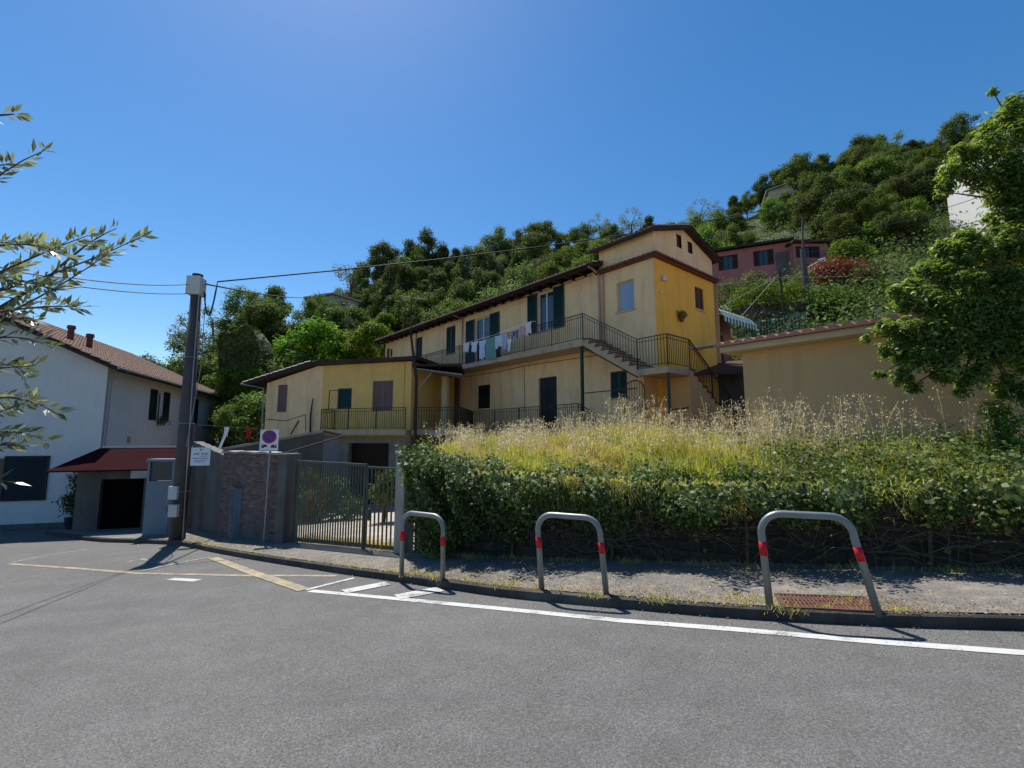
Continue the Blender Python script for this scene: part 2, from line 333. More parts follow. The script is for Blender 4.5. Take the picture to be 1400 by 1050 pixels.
def clump_cloud(C,Rr,nleaf,L,asp,seed,upbias=.25,fill=.3,droop=0.):
    r=np.random.default_rng(seed); C=np.array(C,float); Rr=np.array(Rr,float)
    w=Rr**2/np.sum(Rr**2); k=r.choice(len(C),nleaf,p=w)
    d=r.normal(size=(nleaf,3)); d/=np.linalg.norm(d,axis=1,keepdims=True)
    rad=np.where(r.random(nleaf)<fill,r.uniform(.2,.8,nleaf),.72+.5*r.random(nleaf)**1.6)
    lump=1+.32*np.sin(d[:,0]*7+k*1.7)*np.sin(d[:,1]*6+k)*np.cos(d[:,2]*5+k*.6)
    P=C[k]+d*(Rr[k]*rad*lump)[:,None]*np.array([1,1,.82])
    N=d+r.normal(size=d.shape)*.65; N[:,2]+=upbias
    return leafverts(P,N,L,asp,.12,droop,seed+1)
# ================================================================ SETTING
def sheet(poly_rows,name,m,**kw): pass
# road: one large sheet
xs=np.concatenate([np.linspace(-160,-30,14),np.linspace(-28,30,59),np.linspace(34,160,12)]); ys=np.concatenate([np.linspace(-60,-6,8),np.linspace(-5,30,36),np.linspace(34,200,15)])
mb=MB(); 
for y in ys:
    for x in xs: mb.pt((x,y,Gz(x,y)))
nx=len(xs)
for j in range(len(ys)-1):
    for i in range(nx-1): mb.idx([j*nx+i,j*nx+i+1,(j+1)*nx+i+1,(j+1)*nx+i])
road=mb.build('road',M['asphalt'],kind='structure',label='grey worn asphalt road sloping down to the left',cat='road')
# road markings
def densify(pts,step=.5):
    out=[]
    for a,b in zip(pts,pts[1:]):
        n=max(1,int((b-a).length/step))
        out+= [a.lerp(b,k/n) for k in range(n)]
    return out+[pts[-1]]
def stripe(pxs,w,m,lift=.005,name='painted_line'):
    pts=densify([gp(*p) for p in pxs]); mb=MB(); L=[];Rt=[]
    for k,p in enumerate(pts):
        d=pts[min(k+1,len(pts)-1)]-pts[max(k-1,0)]; d.z=0; d.normalize(); nrm=Vector((-d.y,d.x,0))*w/2
        for lst,q in ((L,p+nrm),(Rt,p-nrm)): lst.append(mb.pt((q.x,q.y,Gz(q.x,q.y)+lift)))
    for k in range(len(pts)-1): mb.idx([Rt[k],Rt[k+1],L[k+1],L[k]])
    return mb.build(name,m,road)
stripe([(424,808),(560,820.5),(700,834),(850,849),(1000,860.5),(1200,878),(1400,893),(1700,912)],.13,M['pwhite'])
stripe([(418,807),(484,790.5)],.10,M['pwhite'],.0075)
stripe([(470,809.5),(530,798)],.27,M['pwhite'],.01)
stripe([(543,817),(602,806)],.30,M['pwhite'],.01)
stripe([(233,791.5),(270,794)],.16,M['pwhite'])
stripe([(12,771),(100,777),(190,784),(330,787),(460,787.5)],.12,M['pyellow'])
stripe([(16,769),(60,760),(118,751)],.09,M['pfaint'])
stripe([(291,763),(350,785),(416,807)],.20,M['pyellow'],.009)
stripe([(195,781),(240,771),(288,762)],.08,M['pfaint'],.009)
stripe([(176,768),(192,764),(205,767)],.10,M['pfaint'])
stripe([(190,771),(220,769)],.07,M['pfaint'],.009)
# pavement & kerb
kerbpx=[(1700,868),(1400,862),(1200,856),(1000,845),(850,832),(700,818),(620,807),(540,795),(450,782),(350,766),(290,755),(262,749),(235,745),(180,742.5)]
K=[gp(*p) for p in kerbpx]; K=[Vector((14,2.9,0)),Vector((9.5,3.3,0))]+K[1:]+[Vector((-14.5,16.3,0)),Vector((-17,17.8,0))]
# smooth
Kd=[]
for i in range(len(K)-1):
    p0,p1,p2,p3=K[max(i-1,0)],K[i],K[i+1],K[min(i+2,len(K)-1)]
    for k in range(5):
        t=k/5; q=.5*((2*p1)+(p2-p0)*t+(2*p0-5*p1+4*p2-p3)*t*t+(3*p1-p0-3*p2+p3)*t**3); Kd.append(Vector((q.x,q.y,0)))
Kd.append(K[-1])
KH=.115
WB=[(-2.0,9.85),(-.6,9.05),(2.4,7.75),(6.1,6.25),(10,5.0),(16,3.6)]   # foot of the garden retaining wall
back=[Vector((16,6,0)),Vector((10,6,0)),Vector((2.4,9,0)),Vector((-1.9,10.8,0)),Vector((-5,13.2,0)),Vector((-9,15.6,0)),Vector((-12,18,0)),Vector((-17,20.5,0))]
def kz(p,d=0): return Gz(p.x,p.y)+KH+d
mb=MB(); n=len(Kd); cols=10
def backpt(k):
    # nearest param along back polyline
    t=k/(n-1)*(len(back)-1); i=min(int(t),len(back)-2); return back[i].lerp(back[i+1],t-i)
inner=[]
for k,p in enumerate(Kd):
    d=(Kd[min(k+1,n-1)]-Kd[max(k-1,0)]).normalized(); nr=Vector((d.y,-d.x,0)); 
    if nr.y<0: nr=-nr
    inner.append(p+nr*.12)
ids=[]
for k in range(n):
    b=backpt(k); row=[]
    for c in range(cols+1):
        q=inner[k].lerp(b,c/cols); row.append(mb.pt((q.x,q.y,kz(q))))
    ids.append(row)
for k in range(n-1):
    for c in range(cols): mb.idx([ids[k][c],ids[k+1][c],ids[k+1][c+1],ids[k][c+1]])
pavement=mb.build('pavement',M['pave'],kind='structure',label='narrow asphalt pavement along the garden wall',cat='pavement')
mb=MB()
A_=[];B_=[];C_=[];D_=[]
for k,p in enumerate(Kd):
    q=inner[k]; g=Gz(p.x,p.y)
    A_.append(mb.pt((p.x,p.y,g-.05))); B_.append(mb.pt((p.x,p.y,g+KH-.012))); mid=p.lerp(q,.2); q=p.lerp(q,.42); C_.append(mb.pt((mid.x,mid.y,g+KH+.004))); D_.append(mb.pt((q.x,q.y,kz(q,.004))))
for k in range(n-1):
    for U,V in ((A_,B_),(B_,C_),(C_,D_)): mb.idx([U[k],V[k],V[k+1],U[k+1]])
mb.build('kerb',M['kerb'],pavement)
# driveway
mb=MB()
dp=[(-5.6,12.6),(-2.15,9.95),(-1.6,16),(-2.2,23.5),(-9.6,24.6),(-8.2,15.5)]
mb.face([(x,y,Gz(x,y)+KH+.02) for x,y in dp])
mb.build('driveway',M['drive'],kind='structure',label='pale concrete driveway behind the slatted gate',cat='driveway')
# ------------- house frame
HA=R(-49.5); HC=(5.16,17.37); HM=frame(HC[0],HC[1],HA)
def hw(x,y,z): return HM@Vector((x,y,z))
# garden bank behind the retaining wall
def lerpline(L,t):
    t=t*(len(L)-1); i=min(int(t),len(L)-2); f=t-i; return Vector((L[i][0]*(1-f)+L[i+1][0]*f,L[i][1]*(1-f)+L[i+1][1]*f))
gfront=[(-1.9,10.05),(-.55,9.3),(2.5,8.0),(6.2,6.5),(10.1,5.25),(16,3.9)]
p1=hw(-11.3,-1.35,0);p2=hw(-2.5,-1.35,0);p3=hw(1.4,-1.3,0);p4=hw(8,-1.3,0)
gback=[(-2.3,20.9),(p1.x,p1.y),(p2.x,p2.y),(p3.x,p3.y),(11,14),(18,10)]
def ipl(L,x):
    if x<=L[0][0]: return L[0][1]
    for a,b in zip(L,L[1:]):
        if x<=b[0]: return a[1]+(b[1]-a[1])*(x-a[0])/(b[0]-a[0])
    return L[-1][1]
def topz(t): return ipl([(0,-.42),(.06,-.5),(.16,-.74),(.40,-.84),(.54,-.80),(.62,-.62),(1,-.5)],t)
def gardenz(t,v):
    a=topz(t); b=-.26+.30*math.exp(-((t-.42)/.12)**2)+(.12 if t>.55 else 0)
    s=min(1,v*2.6); s=s*(2-s); x=lerpline(gfront,t).lerp(lerpline(gback,t),v)
    return a+(b-a)*s+.06*math.sin(x.x*2.1)*math.cos(x.y*1.7)*min(1,v*6)
NU,NV=70,28; mb=MB(); ids=[]
for i in range(NU+1):
    t=i/NU; row=[]
    for j in range(NV+1):
        v=(j/NV)**1.4; p=lerpline(gfront,t).lerp(lerpline(gback,t),v); row.append(mb.pt((p.x,p.y,gardenz(t,v))))
    ids.append(row)
for i in range(NU):
    for j in range(NV): mb.idx([ids[i][j],ids[i+1][j],ids[i+1][j+1],ids[i][j+1]])
mb.idx
side=[]
for j in range(NV+1):
    p=mb.v[ids[0][j]]; side.append(mb.pt((p[0],p[1],-4.2)))
for j in range(NV): mb.idx([ids[0][j],ids[0][j+1],side[j+1],side[j]])
mb.build('ground',M['soil'],kind='structure',label='raised garden ground behind the retaining wall',cat='ground')
# retaining wall
WL=[(WB[i],WB[i+1]) for i in range(len(WB)-1)]
rw=thing('retaining_wall','dark overgrown retaining wall of rubble stone along the pavement','wall',(2.4,7.75,Gz(2.4,7.75)),R(-22))
mb=MB()
for t0,t1 in [(k/50,(k+1)/50) for k in range(50)]:
    a,b=lerpline(WB,t0),lerpline(WB,t1); c,d=lerpline(gfront,t1),lerpline(gfront,t0)
    a=a.lerp(d,.25*(1+.6*math.sin(t0*90))); b=b.lerp(c,.25*(1+.6*math.sin(t1*90)))
    z0,z1=topz(t0)-.02,topz(t1)-.02
    mb.face([(a.x,a.y,Gz(a.x,a.y)-.1),(b.x,b.y,Gz(b.x,b.y)-.1),(b.x,b.y,z1),(a.x,a.y,z0)])
    mb.face([(a.x,a.y,z0),(b.x,b.y,z1),(c.x,c.y,z1-.02),(d.x,d.y,z0-.02)])
    if t0==0: mb.face([(a.x,a.y,-2.6),(a.x,a.y,z0),(d.x,d.y,z0),(d.x,d.y,-2.6)])
mb.build('stone_face',M['stone'],rw)
mb=MB()
for k in range(9):
    t=.02+k*.11; a=lerpline(WB,t); a.y+=.03; mb.tube([(a.x,a.y,Gz(a.x,a.y)+.05),(a.x+.02,a.y,topz(t)+.08)],.025,6)
mb.build('fence_stake',M['stem'],rw)
# ------------- hill
SIL=[(-900,560),(-200,530),(100,520),(225,495),(300,435),(350,400),(405,428),(425,425),(445,405),(470,378),(540,345),(620,330),(700,316),(800,302),(880,306),(940,300),(1000,262),(1080,226),(1190,190),(1300,165),(1400,135),(1700,95),(2600,80)]
Y0L=[(-900,40),(100,36),(300,30),(480,30),(527,43),(600,37),(700,32),(800,27.5),(893,24),(960,21.5),(1100,19),(1300,17),(2600,15)]
YRL=[(-900,60),(100,52),(350,50),(430,60),(520,75),(2600,75)]
Z0L=[(-900,-4),(420,-3),(520,.3),(960,.6),(1200,1.2),(2600,1.2)]
def ip(L,x):
    if x<=L[0][0]: return L[0][1]
    for a,b in zip(L,L[1:]):
        if x<=b[0]: return a[1]+(b[1]-a[1])*(x-a[0])/(b[0]-a[0])
    return L[-1][1]
def hillz(X,Y):
    px=700+649*X/max(Y,1); T=(600-ip(SIL,px))/649; y0,yr,z0=ip(Y0L,px),ip(YRL,px),ip(Z0L,px); zr=T*yr-4.4
    if Y<y0: return z0-(y0-Y)*1.0 if Y>y0-6 else -7
    t=(Y-y0)/(yr-y0)
    if t<=1: return z0+(zr-z0)*(t*.85+.15*t*t)+.35*math.sin(X*.5)*math.sin(Y*.43)
    return zr+min(3,(t-1)*2)-(t-1)*4
mb=MB(); hx=np.arange(-110,165,2.2); hy=np.arange(14,130,2.2)
for Y in hy:
    for X in hx: mb.pt((X,Y,hillz(X,Y)))
for j in range(len(hy)-1):
    for i in range(len(hx)-1):
        k=j*len(hx)+i; mb.idx([k,k+1,k+1+len(hx),k+len(hx)])
mb.build('hill',M['hill'],kind='structure',smooth=True,label='steep wooded hillside behind the houses',cat='hill')
# ================================================================ BUILDING HELPERS
def shutter_mb(mb,x0,x1,z0,z1,y=-.05,th=.045):
    w=.06; mb.box(x0,x0+w,y,y+th,z0,z1); mb.box(x1-w,x1,y,y+th,z0,z1); mb.box(x0+w,x1-w,y,y+th,z0,z0+w); mb.box(x0+w,x1-w,y,y+th,z1-w,z1)
    mb.box(x0+w,x1-w,y+th*.7,y+th*.9,z0+w,z1-w)
    n=max(3,int((z1-z0-2*w)/.075)); dz=(z1-z0-2*w)/n
    for k in range(n):
        z=z0+w+k*dz; a=[(x0+w,y+.004,z+.004),(x1-w,y+.004,z+.004),(x1-w,y+th*.65,z+dz*.8),(x0+w,y+th*.65,z+dz*.8)]; mb.face(a)
        mb.face([(x0+w,y+.004,z+.004),(x0+w,y+.012,z-.002),(x1-w,y+.012,z-.002),(x1-w,y+.004,z+.004)])
    return mb
def window(par,Mx,x0,x1,z0,z1,style='glass',shut=None,sm='green',fr='wframe',sill=True,leaves=2,name='window',sw=None,inner=None):
    """style: glass / closed / door / dark"""
    if style=='closed':
        mb=MB(Mx)
        h=(x1-x0)/leaves
        for k in range(leaves): shutter_mb(mb,x0+k*h+.004,x0+(k+1)*h-.004,z0+.01,z1-.01,y=.04)
        o=mb.build('shutter',M[sm],par)
    elif style=='door':
        mb=MB(Mx); mb.box(x0+.01,x1-.01,.1,.15,z0,z1-.01)
        nn=2 if x1-x0>.9 else 1; h=(x1-x0)/nn
        for k in range(nn):
            for (a,b) in ((.12,.45),(.5,.92)): mb.box(x0+k*h+.1,x0+(k+1)*h-.1,.08,.1,z0+(z1-z0)*a,z0+(z1-z0)*b)
        o=mb.build('door',M[sm],par)
        mb=MB(Mx); mb.bar(((x0+x1)/2+.06,.055,z0+1.0),((x0+x1)/2+.17,.055,z0+1.0),.02).bar(((x0+x1)/2+.06,.055,z0+1.0),((x0+x1)/2+.06,.1,z0+1.0),.018); mb.build('handle',M['pipe'],o)
    else:
        mb=MB(Mx); w=.055; y=.09
        mb.box(x0+.005,x0+w,y,y+.05,z0+.005,z1-.005).box(x1-w,x1-.005,y,y+.05,z0+.005,z1-.005).box(x0+w,x1-w,y,y+.05,z0+.005,z0+w).box(x0+w,x1-w,y,y+.05,z1-w,z1-.005)
        if leaves==2: mb.box((x0+x1)/2-.035,(x0+x1)/2+.035,y-.006,y+.05,z0+w,z1-w)
        o=mb.build(name,M[fr],par)
        mb=MB(Mx); mb.box(x0+w,x1-w,y+.02,y+.03,z0+w,z1-w); mb.build('pane',M[inner or 'glass'],o)
    if sill:
        mb=MB(Mx); mb.box(x0-.06,x1+.06,-.06,.08,z0-.05,z0-.003); mb.build('sill',M['conc'] if sill is True else M[sill],par)
    if shut:
        sw=sw or (x1-x0)/2+.04
        for sd in shut:
            mb=MB(Mx)
            if sd=='l': shutter_mb(mb,x0-sw-.03,x0-.03,z0-.04,z1+.03,y=-.06)
            else: shutter_mb(mb,x1+.03,x1+sw+.03,z0-.04,z1+.03,y=-.06)
            mb.build('shutter',M[sm],par)
def tileroof(mb,x0,x1,ye,ze,yr,zr,pitch=.23,course=.38,amp=.045,sub=6):
    nt=max(2,int(abs(x1-x0)/pitch)); nxx=nt*sub; L=math.hypot(yr-ye,zr-ze); nc=max(2,int(L/course))
    rows=[]
    ly,lz=(yr-ye)/L,(zr-ze)/L; sy=-lz*(1 if yr>ye else -1); 
    nyv=Vector((0,-lz,ly)) if ly>0 else Vector((0,lz,-ly)); 
    nyv=Vector((0,-lz,abs(ly))) if ly>0 else Vector((0,lz,abs(ly)))
    for c in range(nc):
        for e in (0,1):
            t=(c+e*.999)/nc; lift=.028*(1-e); jit=random.uniform(-.008,.008); row=[]
            for i in range(nxx+1):
                x=x0+(x1-x0)*i/nxx; ph=(i%(2*sub))/sub*math.pi; h=amp*math.sin(2*math.pi*i/sub*.5*1.0)
                h=amp*abs(math.sin(math.pi*i/sub))*1.6-amp*.4
                hh=lift+h+jit*math.sin(i*.37+c)
                row.append(mb.pt((x,ye+(yr-ye)*t+nyv.y*hh,ze+(zr-ze)*t+nyv.z*hh)))
            rows.append(row)
    for a,b in zip(rows,rows[1:]):
        for i in range(nxx): mb.idx([a[i],a[i+1],b[i+1],b[i]])
    # thin underside at the eave
    r0=rows[0]
    bot=[]
    for i in range(nxx+1): 
        x=x0+(x1-x0)*i/nxx; bot.append(mb.pt((x,ye,ze-.035)))
    for i in range(nxx): mb.idx([bot[i],bot[i+1],r0[i+1],r0[i]])
    return mb
def railing(par,Mx,pts,h=1.0,sp=.115,name='railing',m='iron',dbl=True,posts=True,r=.008):
    mb=MB(Mx)
    for (a,b) in zip(pts,pts[1:]):
        a,b=Vector(a),Vector(b); L=(Vector((b.x-a.x,b.y-a.y))).length; n=max(1,int(L/sp)); Z=Vector((0,0,1))
        mb.bar(a+Z*h,b+Z*h,.045,.025); mb.bar(a+Z*.09,b+Z*.09,.03,.02)
        if dbl: mb.bar(a+Z*(h-.13),b+Z*(h-.13),.022,.018)
        for k in range(n+1):
            p=a.lerp(b,k/n); q=.03 if k in (0,n) else .014
            lo=0 if k in(0,n) else .09
            mb.bar(p+Z*lo,p+Z*(h-.012),q)
        if L>2.6:
            for k in range(1,int(L/1.8)+1): p=a.lerp(b,k/(int(L/1.8)+1)); mb.bar(p,p+Z*h,.03)
    return mb.build(name,M[m],par)
# ================================================================ MAIN HOUSE
H=thing('house','long two-storey beige house with a yellow stair tower, green shutters and an outside staircase','house',(HC[0],HC[1],.4),HA)
HM_s=HM@frame(.25,0,R(90))  # side (yellow) wall frame: x'->depth
# holes (x=-s)
up=[(-22.0,-21.55,5.5,6.5),(-21.45,-21.1,5.85,6.4),(-17.85,-16.9,5.3,6.6),(-14.05,-13.05,5.0,6.65),(-11.1,-9.75,3.93,6.58),(-6.05,-5.02,5.0,6.85)]
lo=[(-17.3,-16.3,.42,2.55),(-14.1,-13.1,.42,2.55),(-10.8,-9.72,1.6,2.85),(-6.05,-4.87,.42,2.8),(-1.9,-1.1,1.6,2.65)]
mb=MB(HM); mb.wall(-22.24,-2.35,-2.9,7.0,up+lo[:4])
mb.face([(-22.24,0,-2.9),(-22.24,0,7.0),(-22.24,2.4,7.9),(-22.24,5,7.0),(-22.24,5,-2.9)]); mb.face([(-22.24,5,-2.9),(.25,5,-2.9),(.25,5,7.0),(-22.24,5,7.0)])
wall_o=mb.build('wall',M['beige'],H)
mb=MB(HM); mb.wall(-2.347,.25,-2.9,6.88,[(-1.48,-.66,5.0,6.2),lo[4]]); mb.build('tower_wall',M['beige'],H)
mb=MB(HM_s); mb.wall(0,4.6,-2.9,6.88,[(2.97,3.68,5.35,6.3)]); mb.build('yellow_wall',M['yellow'],H,label='bright yellow side wall of the tower')
# attic storey of the tower
zb,ze_,zp=6.9,7.82,8.55
mb=MB(HM); mb.face([(-2.35,.02,zb-.2),(.25,.02,zb-.2),(.25,.02,ze_),(-2.35,.02,ze_)])
mb.face([(-2.35,.02,zb-.2),(-2.35,.02,ze_),(-2.35,2.4,zp),(-2.35,4.6,ze_),(-2.35,4.6,zb-.2)])
mb.m=HM_s; y=.02
hs=[(1.72,2.1,7.68,8.22),(2.58,2.95,7.66,8.15)]
mb.wall(.02,4.6,zb-.2,ze_-.15,[] ,y=y)
# gable with two small openings: build strips
def gz(u): return ze_+(zp-ze_)*(u/2.3 if u<2.3 else (4.6-u)/2.3)
us=[.02,1.72,2.1,2.3,2.58,2.95,4.6]
for a,b in zip(us,us[1:]):
    h=[q for q in hs if q[0]<=a and b<=q[1]]
    if h:
        c,d=h[0][2],h[0][3]; mb.face([(a,y,ze_-.15),(b,y,ze_-.15),(b,y,c),(a,y,c)]); mb.face([(a,y,d),(b,y,d),(b,y,gz(b)),(a,y,gz(a))])
    else: mb.face([(a,y,ze_-.15),(b,y,ze_-.15),(b,y,gz(b)),(a,y,gz(a))])
attic=mb.build('attic_wall',M['beige'],H)
for q in hs: 
    window(H,HM_s@Matrix.Translation((0,.02,0)),*q,style='dark',inner='brown',fr='brown',leaves=1,sill=False)
# cornice of tiles round the tower
mb=MB(HM); tileroof(mb,-2.45,.5,-.25,6.87,.02,6.95,pitch=.2,amp=.025); mb.m=HM_s; tileroof(mb,-.22,4.8,-.25,6.87,.02,6.95,pitch=.2,amp=.025)
mb.m=HM; mb.box(-2.42,.45,-.2,-.002,6.78,6.84); mb.m=HM_s; mb.box(0.0,4.7,-.19,-.002,6.78,6.84)
mb.build('cornice',M['stairtile'],H)
# main roof
def soffit(mb,x0,x1,y0,z0,y1,z1,th=.16): mb.prism([(x0,y0),(x1,y0),(x1,y1),(x0,y1)],[z0-th,z0-th,z1-th,z1-th],[z0-.02,z0-.02,z1-.02,z1-.02])
mb=MB(HM); tileroof(mb,-22.6,-2.1,-.68,7.12,2.4,8.0); tileroof(mb,-22.6,-2.1,5.5,7.0,2.4,8.0); roof=mb.build('roof',M['tile'],H)
mb=MB(HM); soffit(mb,-22.55,-2.15,-.66,7.1,2.4,7.98,.14); soffit(mb,-22.55,-2.15,5.4,7.0,2.4,7.98,.14)
for k in range(30): x=-22.4+k*.69; mb.box(x,x+.08,-.6,-.003,6.86+.04,6.96+.04)
mb.build('rafters',M['soffit'],roof)
mb=MB(HM); mb.tube([(-22.6,-.74,7.05),(-2.3,-.74,7.07)],.055,8); mb.build('gutter',M['soffit'],roof)
# tower roof : gable, ridge along the house
mb=MB(HM); tileroof(mb,-2.7,.56,-.3,ze_+.02,2.3,zp+.1); tileroof(mb,-2.7,.56,4.9,ze_+.02,2.3,zp+.1); tr=mb.build('tower_roof',M['tile'],H)
mb=MB(HM); soffit(mb,-2.65,.54,-.28,ze_,2.3,zp+.08,.1); soffit(mb,-2.65,.54,4.85,ze_,2.3,zp+.08,.1); mb.build('rafters',M['soffit'],tr)
# windows
window(H,HM,*up[0],style='closed',sm='brown',leaves=1,sill=False); window(H,HM,*up[1],style='closed',sm='brown',leaves=1,sill=False)
window(H,HM,*up[2],style='closed',leaves=2); window(H,HM,*up[3],style='closed',leaves=2)
window(H,HM,*up[4],style='glass',shut='lr',sw=.8,sill=False); window(H,HM,*up[5],style='glass',shut='lr',sw=.66)
window(H,HM,-1.48,-.66,5.0,6.2,style='glass',inner='curtain',fr='cream',leaves=1,sill='cream')
window(H,HM,*lo[0],style='door',sm='darkdoor',sill=False); window(H,HM,*lo[1],style='door',sm='darkdoor',sill=False)
window(H,HM,*lo[2],style='closed',sm='darkdoor',sill=False); window(H,HM,*lo[3],style='door',sm='darkdoor',sill=False); window(H,HM,*lo[4],style='closed',sm='green')
window(H,HM_s,2.97,3.68,5.35,6.3,style='closed',sm='brown',sill='cream')
# balcony
mb=MB(HM); mb.box(-16.3,-2.35,-1.1,-.002,3.66,3.88); bal=mb.build('balcony',M['slab'],H)
railing(bal,HM,[(-16.25,-.1,3.88),(-16.25,-1.05,3.88),(-2.38,-1.05,3.88)],h=1.08)
# stairs
mb=MB(HM); N1=8; x0,x1=-2.35,.1; z0,z1=3.88,2.42
prof=[(x0,z0)]
for k in range(N1):
    xx=x0+(x1-x0)*(k+1)/N1; zz=z0+(z1-z0)*(k+1)/N1; prof+=[(xx,prof[-1][1])] if k>=0 else []
    prof+=[(xx,zz)]
prof+=[(x1,z1-.22),(x0,z0-.22)]
mb.ext(prof,-1.08,-.004); st=mb.build('staircase',M['slab'],H)
mb=MB(HM)
for k in range(N1):
    xa=x0+(x1-x0)*k/N1; xb=x0+(x1-x0)*(k+1)/N1; zz=z0+(z1-z0)*k/N1
    mb.box(xa-.03,xb+.02,-1.12,-.01,zz+.002,zz+.035)
for k in range(11):
    ya=.35+3.2*k/11; yb=.35+3.2*(k+1)/11; zz=2.42-2.0*(k)/11; mb.box(.26,1.38,ya-.03,yb+.02,zz+.002,zz+.035)
mb.build('tread',M['stairtile'],st)
mb=MB(HM); mb.prism([(.103,-1.1),(1.35,-1.1),(1.35,.35),(.253,.35),(.253,-.004),(.103,-.004)],2.2,2.42); mb.build('landing',M['slab'],H)
mb=MB(HM_s)   # second flight: solid wall below the steps; x'=depth, y'=-x
prof=[(.35,2.42)]
for k in range(11): prof+=[(.35+3.2*(k+1)/11,prof[-1][1]),(.35+3.2*(k+1)/11,2.42-2.0*(k+1)/11)]
prof+=[(3.55,-.4),(.35,-.4)]
mb.ext(prof,-1.06,-.004); mb.build('stair_wall',M['orange'],H)
mb=MB(HM); mb.box(.12,.25,-.9,-.01,-.3,2.2); mb.build('landing_pier',M['orange'],H)
railing(st,HM,[(-2.38,-1.05,3.9),(.12,-1.05,2.44),(1.31,-1.05,2.44),(1.31,.38,2.44),(1.31,3.5,.5)],h=1.08)
for (px_,za_,zb_,w_) in ((-2.5,.4,3.66,.1),(1.28,.1,2.2,.07),(-12.9,.4,3.66,.08)):
    mb=MB(HM); mb.bar((px_,-1.0,za_),(px_,-1.0,zb_),w_); mb.build('post',M['green'],H)
for a_,b_,w_ in (((-2.45,-1.0,1.78),(0.0,-1.0,1.78),.035),((-2.4,-1.0,3.6),(.1,-1.0,2.15),.04),((1.3,-1.0,.95),(1.9,-.9,1.0),.05)):
    mb=MB(HM); mb.bar(a_,b_,w_); mb.build('brace',M['iron'],H)
# terrace floor & railing
mb=MB(HM); a=HM.inverted()@Vector((-4.45,21.1,0)); b=HM.inverted()@Vector((-2.3,20.7,0))
mb.prism([(a.x,a.y),(b.x,b.y),(-9.6,-1.25),(-2.4,-1.25),(-2.4,-.004),(-17.5,-.004)],.18,.4)
mb.prism([(-9.7,-1.2),(-2.45,-1.2),(-2.45,-.3),(-9.7,-.3)],-3.2,.178)
ter=mb.build('terrace',M['terrconc'],H)
railing(ter,HM,[(a.x+.1,a.y+.05,.4),(b.x-.05,b.y+.1,.4),(-9.65,-1.15,.4),(-2.6,-1.15,.4),(-1.6,-1.15,-.1)],h=.98)
mb=MB(HM); mb.box(-9.0,-8.0,-1.5,-1.25,1.0,1.16); 
# arched gate under the stair
mb=MB(HM); arc=[(-.42,-1.12,.05)]+[(.0-.42*math.cos(t),-1.12,1.7+.35*math.sin(t)) for t in np.linspace(0,math.pi,9)]+[(.42,-1.12,.05)]
mb.tube(arc,.022,6)
for k in range(7): x=-.32+k*.107; mb.bar((x,-1.12,.15),(x,-1.12,1.7+.33*math.sqrt(max(0,1-(x/.42)**2))),.014)
mb.build('arched_gate',M['iron'],H)
# pipes, cables, lamps on the wall
mb=MB(HM); mb.tube([(-2.33,-.7,7.0),(-2.3,-.1,6.8),(-2.3,-.06,4.0)],.045,8); mb.build('drain_pipe',M['pinkpipe'],H); mb=MB(HM); mb.tube([(-2.12,-.05,6.75),(-2.12,-.05,3.95)],.03,8); mb.build('drain_pipe',M['pinkpipe'],H)
mb=MB(HM); mb.tube([(-12.3,-.68,7.0),(-12.25,-.07,6.8),(-12.25,-.07,3.9)],.045,8); mb.build('drain_pipe',M['pinkpipe'],H)
for xx_,z1_ in ((-12.4,3.6),(-17.6,6.9)): mb=MB(HM); mb.tube([(xx_,-.06,z1_),(xx_,-.06,.45)],.037,8); mb.build('drain_pipe',M['pinkpipe'],H)
mb=MB(HM); mb.tube([(-12.0,-.03,3.45),(-9,-.03,3.42),(-7,-.03,3.5),(-2.6,-.03,3.42)],.012,5); mb.tube([(-7,-.03,3.5),(-7,-.03,1.2)],.01,5); mb.tube([(-21,-.5,6.7),(-12,-.45,6.75),(-2.4,-.4,6.7)],.012,5); mb.build('wall_cable',M['cable'],H)
for x in (-12.8,-10.2,-7.4): 
    mb=MB(HM); mb.bar((x,-.01,6.9),(x,-.55,6.72),.03).bar((x+.5,-.01,6.9),(x+.5,-.55,6.72),.03).bar((x,-.5,6.73),(x+.5,-.5,6.73),.02).bar((x,-.3,6.8),(x+.5,-.3,6.8),.02); mb.build('bracket',M['iron'],H)
mb=MB(HM_s); mb.tube([(.5,-.02,6.2),(.5,-.12,6.15),(.5,-.12,6.05)],.035,8).tube([(.5,-.13,5.95),(.5,-.13,6.1)],[.09,.05],10); mb.build('wall_lamp',M['wframe'],H); mb=MB(HM_s); mb.tube([(.35,-.02,5.5),(.35,-.08,5.5)],.05,8); mb.build('wall_vent',M['wframe'],H)
# wall planter with red flowers on the yellow wall
P=np.array([[0,0,0]]);C=[tuple(HM_s@Vector((1.62,-.15,4.83)))]
V=clump_cloud(C,[.2],260,.07,.7,3); inv=np.array(WM[H.name].inverted()); V=(np.c_[V,np.ones(len(V))]@inv.T)[:,:3]
pl=add_obj('wall_planter',quadmesh('wall_planter',V,[M['redflower'],M['lf_mid']],(np.arange(len(V)//4)%3>0).astype(int)),H)
mb=MB(HM_s); mb.tube([(1.62,-.13,4.55),(1.62,-.13,4.75)],[.07,.11],10); mb.build('pot',M['stairtile'],pl)
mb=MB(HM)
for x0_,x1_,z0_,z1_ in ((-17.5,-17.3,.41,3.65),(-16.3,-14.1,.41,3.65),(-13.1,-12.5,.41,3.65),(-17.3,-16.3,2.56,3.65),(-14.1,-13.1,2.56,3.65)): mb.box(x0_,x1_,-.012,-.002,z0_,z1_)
mb.build('passage_wall',mat('shade_brown_plaster',(.24,.15,.085),stain=(.12,.08,.05),stainamt=.6),H)  # brown facing panels, darkened so their colour carries the passage's shade
